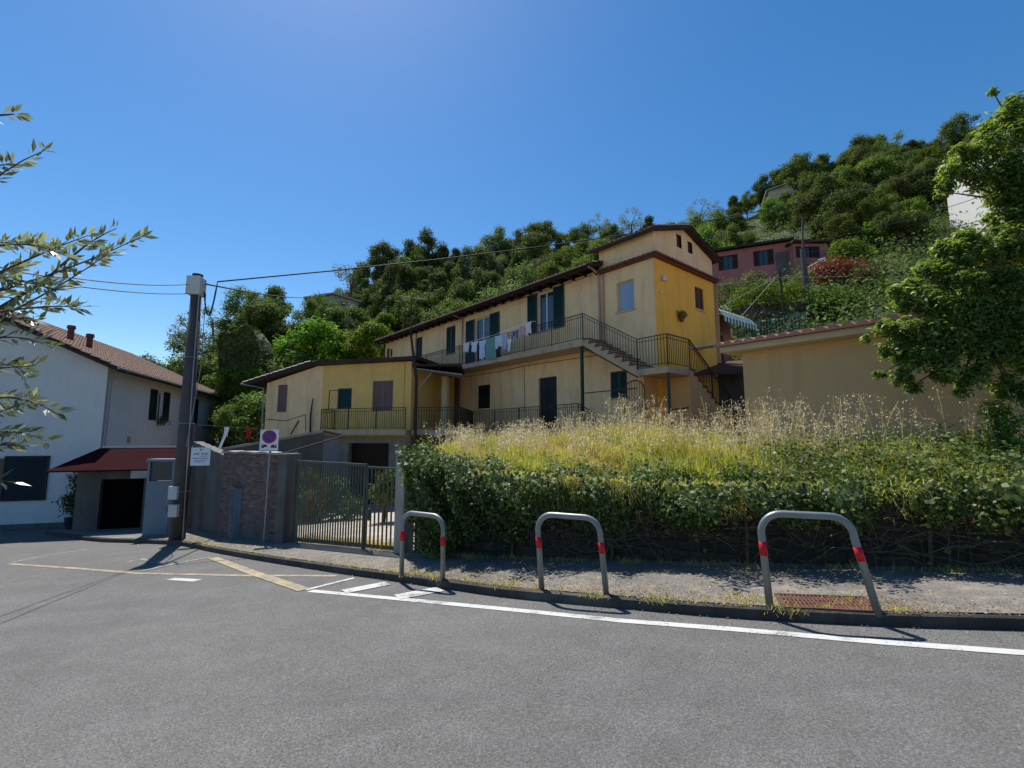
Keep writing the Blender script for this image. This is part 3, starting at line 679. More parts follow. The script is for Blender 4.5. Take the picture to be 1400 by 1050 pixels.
# ================================================================ canopy sheets and pillar between the houses
ca=thing('canopy','pale corrugated canopy sheets over the passage between the two yellow buildings','canopy',tuple(at(590,515,22.5)),0)
mb=MB(); A=at(562,503,21.6);B=at(632,512,21.8);Cc=at(628,516,24.5);D=at(575,509,24.8)
n=26
for k in range(n):
    a=A.lerp(B,k/n);b=A.lerp(B,(k+1)/n);c=D.lerp(Cc,(k+1)/n);d=D.lerp(Cc,k/n); dz=Vector((0,0,.03*(k%2)));dz2=Vector((0,0,.03*((k+1)%2)))
    mb.face([a+dz,b+dz2,c+dz2,d+dz])
mb.build('corrugated_sheet',M['mesh'],ca)
q3=hw(-10.4,-1.15,0);q4=hw(-17.4,-.05,0); mb=MB(); mb.prism([(-4.62,21.75),(-2.35,21.5),(q3.x,q3.y),(q4.x,q4.y)],3.34,3.44); mb.build('shading_ceiling',M['soffit'],ca)  # ceiling added under the canopy to keep the passage dark
for seg in ([A,B],[D,Cc],[at(566,540,21.7),at(592,507,21.9)]): mb=MB(); mb.tube(seg,.03,6); mb.build('support_pole',M['pipe'],ca)
pa=at(609,522,23.6)
mb=MB(); mb.box(pa.x-.14,pa.x+.14,pa.y-.14,pa.y+.14,.4,3.1,rz=R(-20)); mb.build('pillar',M['cream'],None,label='pale square pillar on the terrace beside the dark doors',cat='pillar',bevel=.01)
# ================================================================ ANNEX
AA=R(-16.6); AM=frame(-4.7,22.0,AA); AX=thing('annex_house','low yellow house with a flat-then-sloping dark roof and an iron balcony over a garage','house',(-4.7,22,.3),AA)
mb=MB(AM)
hol=[(-2.05,-.95,1.3,2.75),(-7.6,-7.0,1.35,2.75),(-4.0,-3.2,1.45,2.45)]
hol2=[(-3.3,-1.1,-3.3,-.2)]
# upper wall right (yellow) and left (beige)
mb.wall(-4.9,0,.1,3.62,[hol[0],hol[2]]); mb.face([(0,0,.1),(0,5,.1),(0,5,3.62),(0,0,3.62)]); mb.build('wall',M['annexy'],AX)
mb=MB(AM); mb.wall(-8.3,-4.9,-.2,2.86,[hol[1]]); mb.face([(-8.3,0,2.86),(-4.9,0,2.86),(-4.9,0,3.62),(-5.2,0,3.62)])
mb.face([(-8.3,0,-.2),(-8.3,0,2.86),(-8.3,.9,2.86),(-8.3,.9,-.2)]); mb.face([(-9.1,.9,-.2),(-8.3,.9,-.2),(-8.3,.9,2.7),(-9.1,.9,2.65)]); mb.face([(-9.1,.9,-3.3),(-9.1,6,-3.3),(-9.1,6,2.6),(-9.1,.9,2.6)])
mb.build('wall',M['beige'],AX)
mb=MB(AM); mb.wall(-9.1,.0,-3.6,-.2,hol2,y=.03,rev=.3); mb.face([(-4.9,.03,-.2),(0,.03,-.2),(0,.03,.1),(-4.9,.03,.1)]);mb.face([(0,.03,-3.6),(0,5,-3.6),(0,5,.1),(0,.03,.1)]); mb.build('basement_wall',M['conc'],AX)
mb=MB(AM); mb.box(-3.3,-1.1,.32,.36,-3.4,-.2)
for k in range(14): mb.box(-3.3,-1.1,.30,.315,-3.35+k*.225,-3.25+k*.225)
mb.build('garage_door',M['soffit'],AX)
mb=MB(AM); mb.prism([(-5.4,-.35),(.45,-.35),(.45,5.3),(-5.4,5.3)],3.64,3.8); mb.prism([(-9.5,-.35),(-5.4,-.35),(-5.4,5.3),(-9.5,5.3)],[2.72,3.64,3.64,2.72],[2.88,3.8,3.8,2.88])
rf=mb.build('roof',M['soffit'],AX)
mb=MB(AM@Matrix.Rotation(0,4,'Z'))
# tiles on the sloping part laid across
MM=AM@frame(-9.55,-.4,R(90)) ; MM=AM@Matrix.Translation((-9.55,0,0))@Matrix.Rotation(R(90),4,'Z')
mb.m=AM@Matrix(((0,1,0,0),(1,0,0,0),(0,0,1,0),(0,0,0,1)))
tileroof(mb,-.38,5.2,-9.55,2.9,-5.4,3.83); mb.build('roof_tiles',M['conc'],rf)
mb=MB(AM); mb.tube([(-9.6,-.4,2.82),(-9.6,5,2.8)],.05,8); mb.build('gutter',M['pipe'],AX); mb=MB(AM); mb.tube([(-9.5,-.38,2.8),(-8.45,-.06,2.6),(-8.4,-.06,-.2)],.04,8); mb.build('drain_pipe',M['pipe'],AX)
window(AX,AM,*hol[0],style='closed',sm='lilac',sill=False); window(AX,AM,*hol[1],style='closed',sm='lilac',leaves=1,sill=False); window(AX,AM,*hol[2],style='closed',sm='green',leaves=1,sill=False)
mb=MB(AM); mb.box(-2.5,-.5,-.02,-.002,3.0,3.06); mb.box(-.62,-.35,-.05,-.003,.4,3.6); mb.build('wall_trim',M['annexy'],AX)
mb=MB(AM); mb.box(-4.15,.35,-1.05,-.003,.17,.4); b2=mb.build('balcony',M['slab'],AX)
railing(b2,AM,[(-4.1,-.05,.4),(-4.1,-1.0,.4),(.3,-1.0,.4)],h=.98)
mb=MB(AM); mb.tube([(-8.2,-.03,1.0),(-7,-.03,.9),(-5.8,-.03,1.2),(-5.75,-.03,.4)],.014,5).build('wall_cable',M['cable'],AX); mb=MB(AM); mb.tube([(-6.2,-.03,.9),(-6.5,-.2,.2)],.03,6).build('bracket',M['cable'],AX); mb=MB(AM); mb.tube([(-5.4,-.1,0),(-5.45,-.1,1.2),(-5.35,-.1,2.0)],[.05,.04,.02],6).build('wall_conduit',M['cable'],AX); mb=MB(AM); mb.bar((-4.1,-.5,1.4),(-4.1,-.5,2.3),.03).bar((-4.1,-.5,2.3),(-3.2,-.5,2.3),.03).build('clothes_frame',M['cable'],AX)
# antenna mast in front
b=at(567,640,20.6); 
am=thing('antenna_mast','thin dark mast carrying a television antenna in front of the low yellow house','antenna',(b.x,b.y,Gz(b.x,b.y)),0)
T=at(563,404,20.6); mb=MB(); mb.tube([(b.x,b.y,Gz(b.x,b.y)),(b.x-.02,b.y,2.6),(T.x,T.y,4.6)],[.075,.07,.05],8).tube([(T.x,T.y,4.5),T],.03,6); mb.build('mast',M['soffit'],am)
mb=MB(); mb.tube([T-Vector((.5,.3,.1)),T+Vector((.55,.3,-.1))],.012,5)
for k in range(8):
    c=T+Vector((-.45+k*.13,-.27+k*.08,-.1)); mb.tube([c+Vector((-.12,.25,0)),c+Vector((.12,-.25,0))],.007,4)
mb.build('antenna',M['pipe'],am)
# ================================================================ LAUNDRY on the balcony
LIN=[(633,642,470,481,(.70,.68,.62),'short white cloth','cloth'),(643,654,468.5,481,(.66,.70,.82),'white faintly blue shirt','shirt'),(654.5,664,466.5,490,(.55,.60,.80),'long pale blue shirt','shirt'),
(664.5,677,463,491,(.16,.30,.27),'long green towel','towel'),(677.5,686,459.5,475,(.50,.60,.66),'pale patterned cloth','cloth'),(687,693,457,478,(.38,.45,.72),'blue shirt','shirt'),(693.5,699,464,481,(.72,.74,.76),'small white vest','vest'),
(699.5,705,453,464,(.10,.12,.32),'dark blue sock pair','socks'),(705.5,709,451,462,(.16,.14,.34),'purple shorts','shorts'),(710,717,446,460,(.55,.34,.34),'pink cloth','cloth'),(718.5,726,441,457,(.72,.66,.66),'off-white top','top')]
def planept(px,py,w):
    r=ray(px,py); Mi=HM.inverted(); o=Mi@Vector((0,0,0)); d=(Mi.to_3x3()@r); k=(w-o.y)/d.y; return o+d*k
nb=[None,'between a white cloth and a pale blue shirt','just left of the green towel','hanging almost to the balcony slab','just right of the green towel','in the middle right of the line','below the blue shirt','right of the white vest','next to the dark socks','near the right end of the line','at the right end of the line']
ends=[planept(630,471,-1.2),planept(729,439,-1.2)]
mb=MB(HM); mb.tube([ends[0],(ends[0]+ends[1])/2-Vector((0,0,.06)),ends[1]],.006,5).tube([(ends[0].x,-1.05,ends[0].z),ends[0]],.01,5).tube([(ends[1].x,-1.05,ends[1].z),ends[1]],.01,5)
mb.build('clothes_line',M['wframe'],None,label='thin clothes line stretched outside the upper balcony railing',cat='clothes line')
for k,(xa,xb,ya,yb,c,lab,cat) in enumerate(LIN):
    a=planept(xa,ya,-1.2); b=planept(xb,ya-(xb-xa)*.28,-1.2); bot=planept((xa+xb)/2,yb,-1.2).z; top=(a.z+b.z)/2; W=b.x-a.x; mb=MB(HM); nxg,nzg=10,9; ids=[]
    for j in range(nzg+1):
        row=[]
        for i in range(nxg+1):
            u=i/nxg; v=j/nzg; sh=1.0
            if cat in('shirt','vest','top') : sh=1.0 if v<.3 else .74
            if cat in('socks','shorts') : sh=1-.15*v
            x=a.x+W*(.5+(u-.5)*sh)+.015*math.sin(v*5+k); y=-1.2+.04*math.sin(u*math.pi*3+k+v*2)*v+.02*math.sin(u*17+k)
            zt=a.z+(b.z-a.z)*u; low=bot+(.05*math.sin(u*6+k) if cat!='towel' else 0)+(b.z-a.z)*(u-.5)*.3
            if cat in('socks','shorts') and abs(u-.5)<.12 and v>.4: low+=.0
            row.append(mb.pt((x,y,zt+(low-zt)*v-.02*math.sin(u*math.pi)*(1-v))))
        ids.append(row)
    for j in range(nzg):
        for i in range(nxg): 
            if cat in('socks','shorts') and i in(4,5) and j>4: continue
            mb.idx([ids[j][i],ids[j+1][i],ids[j+1][i+1],ids[j][i+1]])
    lb=lab+' pegged '+(nb[k] or 'at the left end of the balcony clothes line')
    mb.build(cat if cat not in('cloth',) else 'hanging_cloth',clothmat('cloth_%d'%k,c),None,label=lb,cat=cat,group='laundry on the balcony line',smooth=True)
# ================================================================ OCHRE GARAGE (right)
GM=frame(6.05,12.3,HA); GA=thing('ochre_building','plain ochre building with a rose tiled eave behind the hedge on the right','building',(6.05,12.3,.2),HA)
mb=MB(GM); mb.box(0,9,0,5,-.8,2.247); mb.build('wall',M['ochre'],GA)
mb=MB(GM); mb.ext([(-.38,2.25),(9.3,2.25),(9.3,2.4),(-.38,2.4)],-.42,5.2); mb.build('eaves_board',M['cream'],GA)
mb=MB(GM); tileroof(mb,-.5,9.4,-.55,2.43,2.6,2.95,pitch=.26,amp=.055); tileroof(mb,-.5,9.4,5.7,2.43,2.6,2.95,pitch=.26,amp=.055)
mb.ext([(-.4,2.401),(9.3,2.401),(9.3,2.42),(-.4,2.42)],-.4,5.2); mb.build('roof',M['tilered'],GA)
mb=MB(GM); mb.face([(-.002,0,2.4),(-.002,5,2.4),(-.002,2.6,2.93)]); mb.build('gable',M['cream'],GA)
mb=MB(GM); mb.prism([(3.3,-.2),(3.62,-.3),(3.75,.05),(3.45,.15)],2.56,[2.74,2.68,2.72,2.78]); mb.build('loose_tile',M['tilered'],GA)
# ================================================================ BACK BUILDING with striped awning (behind the tower)
bk=at(985,440,24.0)
bk=at(962,440,22.6); BM=frame(bk.x,22.6,R(38)); BK=thing('back_house','small dim house with a green and white striped awning behind the yellow tower','house',(bk.x,22.6,2),R(38))
mb=MB(BM); mb.wall(-1.5,2.6,1.0,6.3,[(.9,1.8,3.2,5.2)]); mb.face([(2.6,0,1),(2.6,4,1),(2.6,4,6.3),(2.6,0,6.3)]); mb.face([(-1.5,0,6.3),(2.6,0,6.3),(2.6,4,6.3),(-1.5,4,6.3)]); mb.face([(-1.5,0,1),(-1.5,0,6.3),(-1.5,4,6.3),(-1.5,4,1)]); mb.build('wall',M['pink'],BK)
window(BK,BM,.9,1.8,3.2,5.2,style='door',sm='darkdoor',sill=False)
aw1=mat('awning_green',(.02,.10,.06),rough=.7,bump=.05); aw2=mat('awning_white',(.62,.66,.62),rough=.7,bump=.05)
mb=MB(BM); n=22
for k in range(n):
    xa=-.4+k*3.3/n; xb=xa+3.3/n; mb.cur=k%2
    pr=[(0,6.35),(-.5,6.28),(-.95,6.0),(-1.2,5.65)]
    for (ya,za),(yb,zb_) in zip(pr,pr[1:]): mb.face([(xa,ya,za),(xb,ya,za),(xb,yb,zb_),(xa,yb,zb_)])
    mb.face([(xa,-1.2,5.65),(xb,-1.2,5.65),(xb,-1.2,5.45),((xa+xb)/2,-1.2,5.38),(xa,-1.2,5.45)])
mb.build('awning',[aw1,aw2],BK)
# lean-to shed & stone wall in the gap
sh=thing('lean_to_shed','rusty brown lean-to roof on a stone wall in the dark gap right of the stairs','shed',tuple(at(995,560,19.5)),R(-25))
SM=frame(at(995,500,19.2).x,19.2,R(-25))
mb=MB(SM); mb.prism([(-1.6,-1.0),(1.4,-1.0),(1.4,1.6),(-1.6,1.6)],[2.5,2.5,3.3,3.3],[2.6,2.6,3.4,3.4]); mb.build('roof',mat('rusty_sheet',(.09,.03,.02),var=.3),sh)
mb=MB(SM); mb.box(-1.5,1.4,1.0,1.3,-.8,3.0); mb.build('wall',M['grayrend'],sh)
mb=MB(SM)
for k in range(14): mb.bar((-1.3+k*.19,-.6,-.3),(-1.3+k*.19,-.6,1.4),.02)
mb.bar((-1.3,-.6,1.35),(1.2,-.6,1.35),.03).bar((-1.3,-.6,.1),(1.2,-.6,.1),.03); mb.build('iron_gate',M['iron'],sh)
mb=MB(SM); mb.prism([(-1.7,-1.3),(1.2,-1.3),(1.2,-.4),(-1.7,-.4)],[3.55,3.75,3.8,3.6],[3.6,3.8,3.85,3.65]); mb.build('pale_sheet',M['mesh'],sh)
# ================================================================ WHITE HOUSE (left)
WA=R(16.3); WMx=frame(-17.2,20.0,WA); WH=thing('white_house','white two-storey house with a tiled roof and dark shutters at the left','house',(-17.2,20,-3.6),WA)
WMs=WMx@Matrix.Rotation(R(90),4,'Z')
mb=MB(WMx); mb.wall(-12,0,-4.6,3.2,[(-4.6,-1.7,-2.4,-.72)]); mb.face([(-12,0,3.2),(0,0,3.2),(-6,0,6.0)]); mb.face([(-12,0,-4.6),(-12,0,3.2),(-12,15,3.2),(-12,15,-4.6)]); mb.build('wall',M['white'],WH)
wh=[(4.95,5.75,1.0,2.5),(9.2,10.2,1.0,2.5)]
mb=MB(WMs); mb.wall(0,15.2,-4.6,3.2,wh); mb.m=WMx; mb.face([(-12,15.2,-4.6),(-12,15.2,3.2),(-6,15.2,6),(0,15.2,3.2),(0,15.2,-4.6)]); mb.build('wall',M['white'],WH)
mb=MB(WMx@Matrix(((0,-1,0,0),(1,0,0,0),(0,0,1,0),(0,0,0,1)))); 
# local: x along depth, y = -(x): eave at y=-.6 -> x=+.6
tileroof(mb,-.6,15.8,-.62,2.98,6,6.1,pitch=.24); tileroof(mb,-.6,15.8,12.6,2.98,6,6.1,pitch=.24); rr=mb.build('roof',M['tile'],WH)
mb=MB(WMx@Matrix(((0,-1,0,0),(1,0,0,0),(0,0,1,0),(0,0,0,1)))); soffit(mb,-.55,15.7,-.6,2.96,6,6.06,.17); soffit(mb,-.55,15.7,12.5,2.98,6,6.06,.17); mb.build('rafters',M['soffit'],rr)
mb=MB(WMx); mb.tube([(.64,-.6,2.95),(.64,15.8,2.93)],.06,8); mb.build('gutter',M['pipe'],WH); mb=MB(WMx); mb.tube([(.6,.3,2.9),(.1,.1,2.5),(.08,.08,-1.0),(.08,.08,-3.5)],.055,8); mb.build('drain_pipe',M['pipe'],WH); mb=MB(WMx); mb.tube([(.6,8.4,2.9),(.08,8.4,2.6),(.08,8.4,-2.5)],.05,8); mb.build('drain_pipe',M['pipe'],WH)
for xx,yy in ((-2.55,2.2),(-2.0,2.6)):
    mb=MB(WMx); zz=3.0+(-xx)*.5; mb.tube([(xx,yy,zz-.2),(xx,yy,zz+.75)],.12,10); mb.tube([(xx,yy,zz+.75),(xx,yy,zz+.9)],[.17,.15],10); mb.build('chimney',M['stairtile'],WH)
window(WH,WMs,*wh[0],style='glass',shut='lr',sm='darkdoor',sw=.75,sill=True); window(WH,WMs,*wh[1],style='glass',shut='lr',sm='darkdoor',sw=.8)
window(WH,WMx,-4.6,-1.7,-2.4,-.72,style='glass',shut=None,sill=True,leaves=2)
mb=MB(WMx); shutter_mb(mb,-3.1,-1.65,-2.45,-.68,y=-.07); mb.build('shutter',M['darkdoor'],WH)
V=clump_cloud([tuple(WMs@Vector((5.35,-.2,.95)))],[.3],300,.09,.6,8); inv=np.array(WM[WH.name].inverted()); V=(np.c_[V,np.ones(len(V))]@inv.T)[:,:3]
add_obj('window_flowers',quadmesh('wf',V,M['lf_dark']),WH)
mb=MB(WMs); mb.box(2.2,2.5,-.02,-.002,-.2,.1); mb.build('wall_plaque',M['pinkpipe'],WH)
mb=MB(WMx); mb.box(-12,0.03,-.04,-.002,-4.6,-3.35); mb.build('plinth',M['grayrend'],WH)
# porch
PB=at(165,722,18.2); PM=frame(PB.x,PB.y,R(16)); gz_=Gz(PB.x,PB.y)
mb=MB(PM); mb.wall(-1.5,2.0,gz_-.2,-1.15,[(-.75,.62,gz_-.2,-1.5)],rev=.25); mb.box(-.9,.8,.26,.3,gz_-.2,-1.4); mb.cur=0
mb.face([(2.0,0,gz_-.2),(2.0,2.6,gz_-.2),(2.0,2.6,-1.15),(2.0,0,-1.15)]); mb.face([(-1.5,0,gz_-.2),(-1.5,0,-1.15),(-1.5,2.2,-1.15),(-1.5,2.2,gz_-.2)])
mb.build('porch_wall',M['grayrend'],WH)
mb=MB(PM); mb.box(-.745,.615,.2,.25,gz_-.1,-1.51)
for k in range(6): mb.box(-.7+k*.22,-.52+k*.22,.18,.2,gz_,-1.6)
mb.build('door',M['black'],WH)
mb=MB(PM)
mb.face([(-2.0,-.9,-1.12),(1.55,-.9,-1.10),(1.75,.9,-.36),(-1.3,.9,-.36)]); mb.face([(-2.0,-.9,-1.17),(-1.3,.9,-.41),(1.75,.9,-.41),(1.55,-.9,-1.15)]); mb.face([(-2.0,-.9,-1.12),(-2,-.9,-1.17),(1.55,-.9,-1.15),(1.55,-.9,-1.10)])
mb.face([(-2.0,-.9,-1.12),(-1.3,.9,-.36),(-1.3,.9,-.6),(-2.0,-.9,-1.17)])
mb.build('awning',M['awning'],WH)
mb=MB(PM); mb.box(-1.25,1.85,.9,.95,-.34,-.28); mb.build('awning_rail',M['meter'],WH)
mb=MB(PM@Matrix.Translation((2.3,-.3,0))); mb.ext([(-.8,-1.15),(0,-.5),(1.0,-1.1),(.9,-1.18),(0,-.6),(-.7,-1.2)],-.5,.9); mb.ext([(-.6,-1.12),(0,-.62),(.8,-1.08)],-.1,-.05); mb.build('porch_gable',mat('dark_brown_board',(.06,.022,.014),var=.3),WH)
mb=MB(PM); mb.box(.55,1.55,-.95,-.9,-1.42,-1.16); mb.build('porch_board',M['conc'],WH)
# potted plant by the porch
pb=at(100,718,18.4); pb.z=Gz(pb.x,pb.y)
pp=thing('potted_plant','tall leafy plant in a dark pot by the white house porch','potted plant',tuple(pb))
mb=MB(); mb.tube([pb,pb+Vector((0,0,.55))],[.2,.28],14); mb.build('pot',M['darkdoor'],pp)
V=clump_cloud([pb+Vector((dx,0,z)) for dx,z in ((0,.9),(.15,1.3),(-.2,1.2),(.05,1.7),(-.1,2.0))],[.38,.35,.35,.3,.25],1300,.13,.35,9); V-=np.array(pb)
add_obj('foliage',quadmesh('f',V,M['lf_dark']),pp)
# meter cupboard
cb=gp(215,732,.1); cb.z=Gz(cb.x,cb.y)+.05; CM=frame(cb.x,cb.y,R(5))
cp=thing('meter_cabinet','tall blue-grey metal cabinet with a small window left of the utility pole','cabinet',tuple(cb),R(5))
w=.42; mb=MB(CM); mb.box(-w-.05,w-.05,0,.5,cb.z-.1,cb.z+1.78).box(-w-.1,w,-.04,.55,cb.z+2.42,cb.z+2.5).box(-w-.05,-w+.02,0,.5,cb.z+1.78,cb.z+2.42).box(w-.12,w-.05,0,.5,cb.z+1.78,cb.z+2.42); mb.build('cabinet_body',M['box'],cp)
mb=MB(CM); mb.box(-w+.021,w-.121,.05,.09,cb.z+1.8,cb.z+2.4); mb.build('pane',M['glass'],cp)
mb=MB(CM); mb.box(-w+.02,w-.12,-.015,-.002,cb.z+.1,cb.z+1.7); mb.box(w-.22,w-.19,-.04,-.016,cb.z+.8,cb.z+.95); mb.build('door',M['box'],cp)
# cabinet by brick wall
c2=gp(326,735,.1); c2.z=Gz(c2.x,c2.y)+KH; M2=frame(c2.x,c2.y,R(-50))
u2=thing('utility_cabinet','narrow grey utility cabinet standing against the brick wall','cabinet',tuple(c2),R(-50))
mb=MB(M2); mb.box(-.3,.3,-.22,.22,c2.z+.0,c2.z+1.42); mb.build('cabinet_body',M['box'],u2,bevel=.012)
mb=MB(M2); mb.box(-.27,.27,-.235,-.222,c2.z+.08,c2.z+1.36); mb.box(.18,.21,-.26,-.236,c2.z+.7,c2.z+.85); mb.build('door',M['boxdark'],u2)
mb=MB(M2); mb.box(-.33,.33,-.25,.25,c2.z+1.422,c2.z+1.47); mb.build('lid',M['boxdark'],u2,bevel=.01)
# ================================================================ BRICK WALL, GATE
def wallthing(name,label,pts,th,ztop,m,cap=None):
    a,b=Vector((*pts[0],0)),Vector((*pts[1],0)); d=b-a; ang=math.atan2(d.y,d.x); L=d.length; Mx=frame(a.x,a.y,ang)
    t=thing(name,label,'wall',(a.x,a.y,Gz(a.x,a.y)),ang)
    mb=MB(Mx); n=max(6,int(L/.35)); zs=ztop if hasattr(ztop,'__len__') else (ztop,ztop)
    zt=lambda k: zs[0]+(zs[1]-zs[0])*k/n+.015*math.sin(k*2.3)
    for k in range(n):
        x0,x1=L*k/n,L*(k+1)/n
        mb.face([(x0,0,-4.2),(x1,0,-4.2),(x1,0,zt(k+1)),(x0,0,zt(k))]); mb.face([(x0,0,zt(k)),(x1,0,zt(k+1)),(x1,th,zt(k+1)),(x0,th,zt(k))]); mb.face([(x1,th,-4.2),(x0,th,-4.2),(x0,th,zt(k)),(x1,th,zt(k+1))])
    mb.face([(0,0,-4.2),(0,0,zt(0)),(0,th,zt(0)),(0,th,-4.2)]); mb.face([(L,0,-4.2),(L,th,-4.2),(L,th,zt(n)),(L,0,zt(n))])
    mb.build('wall_face',m,t)
    if cap:
        mb=MB(Mx)
        for k in range(n): x0,x1=L*k/n+.004,L*(k+1)/n-.004; mb.prism([(x0,-.05),(x1,-.05),(x1,th+.05),(x0,th+.05)],[zt(k)+.003,zt(k+1)+.003]*1+[zt(k+1)+.003,zt(k)+.003],[zt(k)+.06,zt(k+1)+.06,zt(k+1)+.06,zt(k)+.06])
        mb.build('coping',M[cap],t)
    return t
wallthing('brick_wall','old brick wall with patches of grey render and a thin stone coping, left of the gate',[(-8.75,14.55),(-5.95,12.6)],.3,(-.42,-.42),M['brick'],'conc')
wallthing('rendered_wall','dark rendered wall behind the utility pole, joined to the brick wall',[(-12.2,18.3),(-8.8,14.65)],.3,(-.1,-.5),M['grayrend'])
gpz=Gz(-5.8,12.5)
mb=MB(frame(-5.78,12.5,R(-35))); mb.box(-.2,.2,-.2,.2,gpz-.1,-.38); mb.build('gate_pillar',M['grayrend'],None,label='grey rendered pillar at the left end of the slatted gate',cat='pillar',group='gate pillars',bevel=.02)
gq=gp(550,757,.1); 
mb=MB(frame(gq.x,gq.y+.1,R(-35))); mb.box(-.14,.14,-.15,.15,gq.z-.2,-.32); mb.box(-.16,.16,-.17,.17,-.318,-.25); mb.build('gate_pillar',M['conc'],None,label='pale concrete pillar between the gate and the ivy wall',cat='pillar',group='gate pillars',bevel=.02)
G0=Vector((-5.5,12.32,0)); G1=Vector((gq.x-.15,gq.y+.12,0)); ga=math.atan2((G1-G0).y,(G1-G0).x); GL=(G1-G0).length; GT=frame(G0.x,G0.y,ga)
gt=thing('gate','wide grey-green sliding gate of thin vertical bars across the driveway','gate',(G0.x,G0.y,Gz(G0.x,G0.y)),ga)
def gzb(x): p=GT@Vector((x,0,0)); return Gz(p.x,p.y)+KH+.08
Ls=GL*.725
mb=MB(GT); 
zt=-.6
n=27
for k in range(n+1):
    x=.05+(Ls-.1)*k/n; mb.box(x-.011,x+.011,-.02,.012,gzb(x),zt)
mb.build('gate_bars',M['gate'],gt)
mb=MB(GT); mb.bar((0,0,zt+.03),(Ls,0,zt+.02),.05,.06).bar((0,0,gzb(0)+.0),(Ls,0,gzb(Ls)),.05,.09); mb.bar((Ls,0,gzb(Ls)-.07),(Ls,0,zt+.05),.07); mb.bar((.0,0,gzb(0)-.05),(.0,0,zt),.05)
mb.build('gate_frame',M['gatebrown'],gt)
mb=MB(GT); x0=Ls+.08
for k in range(8): x=x0+(GL-x0-.05)*k/7; mb.box(x-.011,x+.011,-.02,.012,gzb(x),zt-.03)
mb.build('wicket_bars',M['gate'],gt)
mb=MB(GT); mb.bar((x0-.03,0,zt-.02),(GL-.03,0,zt-.02),.045).bar((x0-.03,0,gzb(x0)),(GL-.03,0,gzb(GL)),.045,.07).bar((x0-.02,0,gzb(x0)),(x0-.02,0,zt-.02),.04).bar((GL-.04,0,gzb(GL)),(GL-.04,0,zt-.02),.04).box(x0,x0+.12,-.04,.02,-1.75,-1.5); mb.build('wicket_frame',M['gatebrown'],gt)
mb=MB(GT); mb.box(-.1,GL,-.06,.06,-4,-3.9); 
# ================================================================ UTILITY POLE
ub=gp(242,738,.1); ub.z=Gz(ub.x,ub.y)
up_=thing('utility_pole','thick dark concrete utility pole with a pale box on top, left of the brick wall','utility pole',tuple(ub))
ptop=at(270,378,ub.y)
mb=MB(); mb.tube([ub-Vector((0,0,.2)),(ub.x,ub.y,ub.z+4),(ub.x,ub.y,ptop.z-.2)],[.215,.19,.145],16); mb.build('shaft',M['poleconc'],up_,smooth=True)
mb=MB(); z=ptop.z; mb.box(ub.x-.2,ub.x+.19,ub.y-.25,ub.y+.2,z-.62,z-.05,rz=R(10)); mb.build('junction_box',M['meter'],up_,bevel=.02)
mb=MB(); mb.tube([(ub.x,ub.y,z-.2),(ub.x,ub.y,z+.06)],[.12,.15],10); mb.build('pole_cap',M['cable'],up_)
mb=MB(); mb.tube([(ub.x+.17,ub.y-.12,z-.6),(ub.x+.19,ub.y-.15,z-3),(ub.x+.23,ub.y-.1,ub.z+.1)],.018,6).tube([(ub.x+.3,ub.y+.0,z-.55),(ub.x+.33,ub.y-.02,z-2.8),(ub.x+.2,ub.y-.2,ub.z+2.8)],.012,5); 
for k in range(3): zz=ub.z+1.5+k*2; mb.tube([(ub.x+.205*math.cos(a),ub.y+.205*math.sin(a),zz) for a in np.linspace(0,2*math.pi,13)],.012,4)
mb.build('conduit',M['pipe'],up_)
PMx=frame(ub.x,ub.y,R(18))
sa=at(244,612,ub.y-.3);sb=at(266,637,ub.y-.3); sx=(sa.x+sb.x)/2-ub.x; 
mb=MB(PMx); mb.box(sx-.02,sx+.48,-.30,-.285,sb.z,sa.z); sg=mb.build('sign_plate',M['signwhite'],up_)
mb=MB(PMx); hgt=sa.z-sb.z; x0=sx-.02; y=-.304
def rowbar(zf,xa,xb,t=.012): mb.box(x0+xa,x0+xb,y,-.3005,sb.z+hgt*zf,sb.z+hgt*zf+t)
for k in range(9): 
    if k not in (4,): mb.box(x0+.06+k*.042,x0+.088+k*.042,y,-.3005,sb.z+hgt*.60,sb.z+hgt*(.66+.03*(k%3)))
for k in range(5): mb.box(x0+.26+k*.034,x0+.282+k*.034,y,-.3005,sb.z+hgt*.5,sb.z+hgt*.54)
rowbar(.38,.05,.44,.02); rowbar(.27,.09,.40); rowbar(.2,.09,.36)
mb.ext([(x0+.21,sb.z+hgt*.92),(x0+.25,sb.z+hgt*.8),(x0+.29,sb.z+hgt*.92)],y,-.3005)
mb.build('sign_lettering',M['inkblue'],sg)
for (ya,yb) in ((665,683),(690,707)):
    a=at(233,ya,ub.y-.25);b=at(241,yb,ub.y-.25); mb=MB(); mb.box(a.x-.04,b.x+.02,ub.y-.28,ub.y-.08,b.z,a.z); mb.build('meter_box',M['meter'],up_,bevel=.01)
# ================================================================ NO PARKING SIGN
s0=gp(361,740,.12); s0.z=Gz(s0.x,s0.y)+KH; st_=at(368,588,s0.y)
ns=thing('parking_sign','white no-parking sign with a red and blue disc on a slim grey post','road sign',tuple(s0))
mb=MB(); mb.tube([s0,(s0.x+.02,s0.y,s0.z+2.1),(s0.x+.04,s0.y,st_.z-.03)],.03,8); mb.build('post',M['pipe'],ns)
a=at(357.5,587.5,s0.y-.04); b=at(379,616,s0.y-.04); cx=(a.x+b.x)/2; Pm=frame(cx,s0.y-.045,R(14)); hw_=(b.x-a.x)/2
mb=MB(Pm); mb.box(-hw_,hw_,-.006,.006,b.z,a.z); pl=mb.build('sign_plate',M['signwhite'],ns)
def disc(mb,cx,cz,r,y,n=28): mb.face([(cx+r*math.cos(2*math.pi*k/n),y,cz+r*math.sin(2*math.pi*k/n)) for k in range(n)])
cz=b.z+(a.z-b.z)*.66; r=hw_*.78
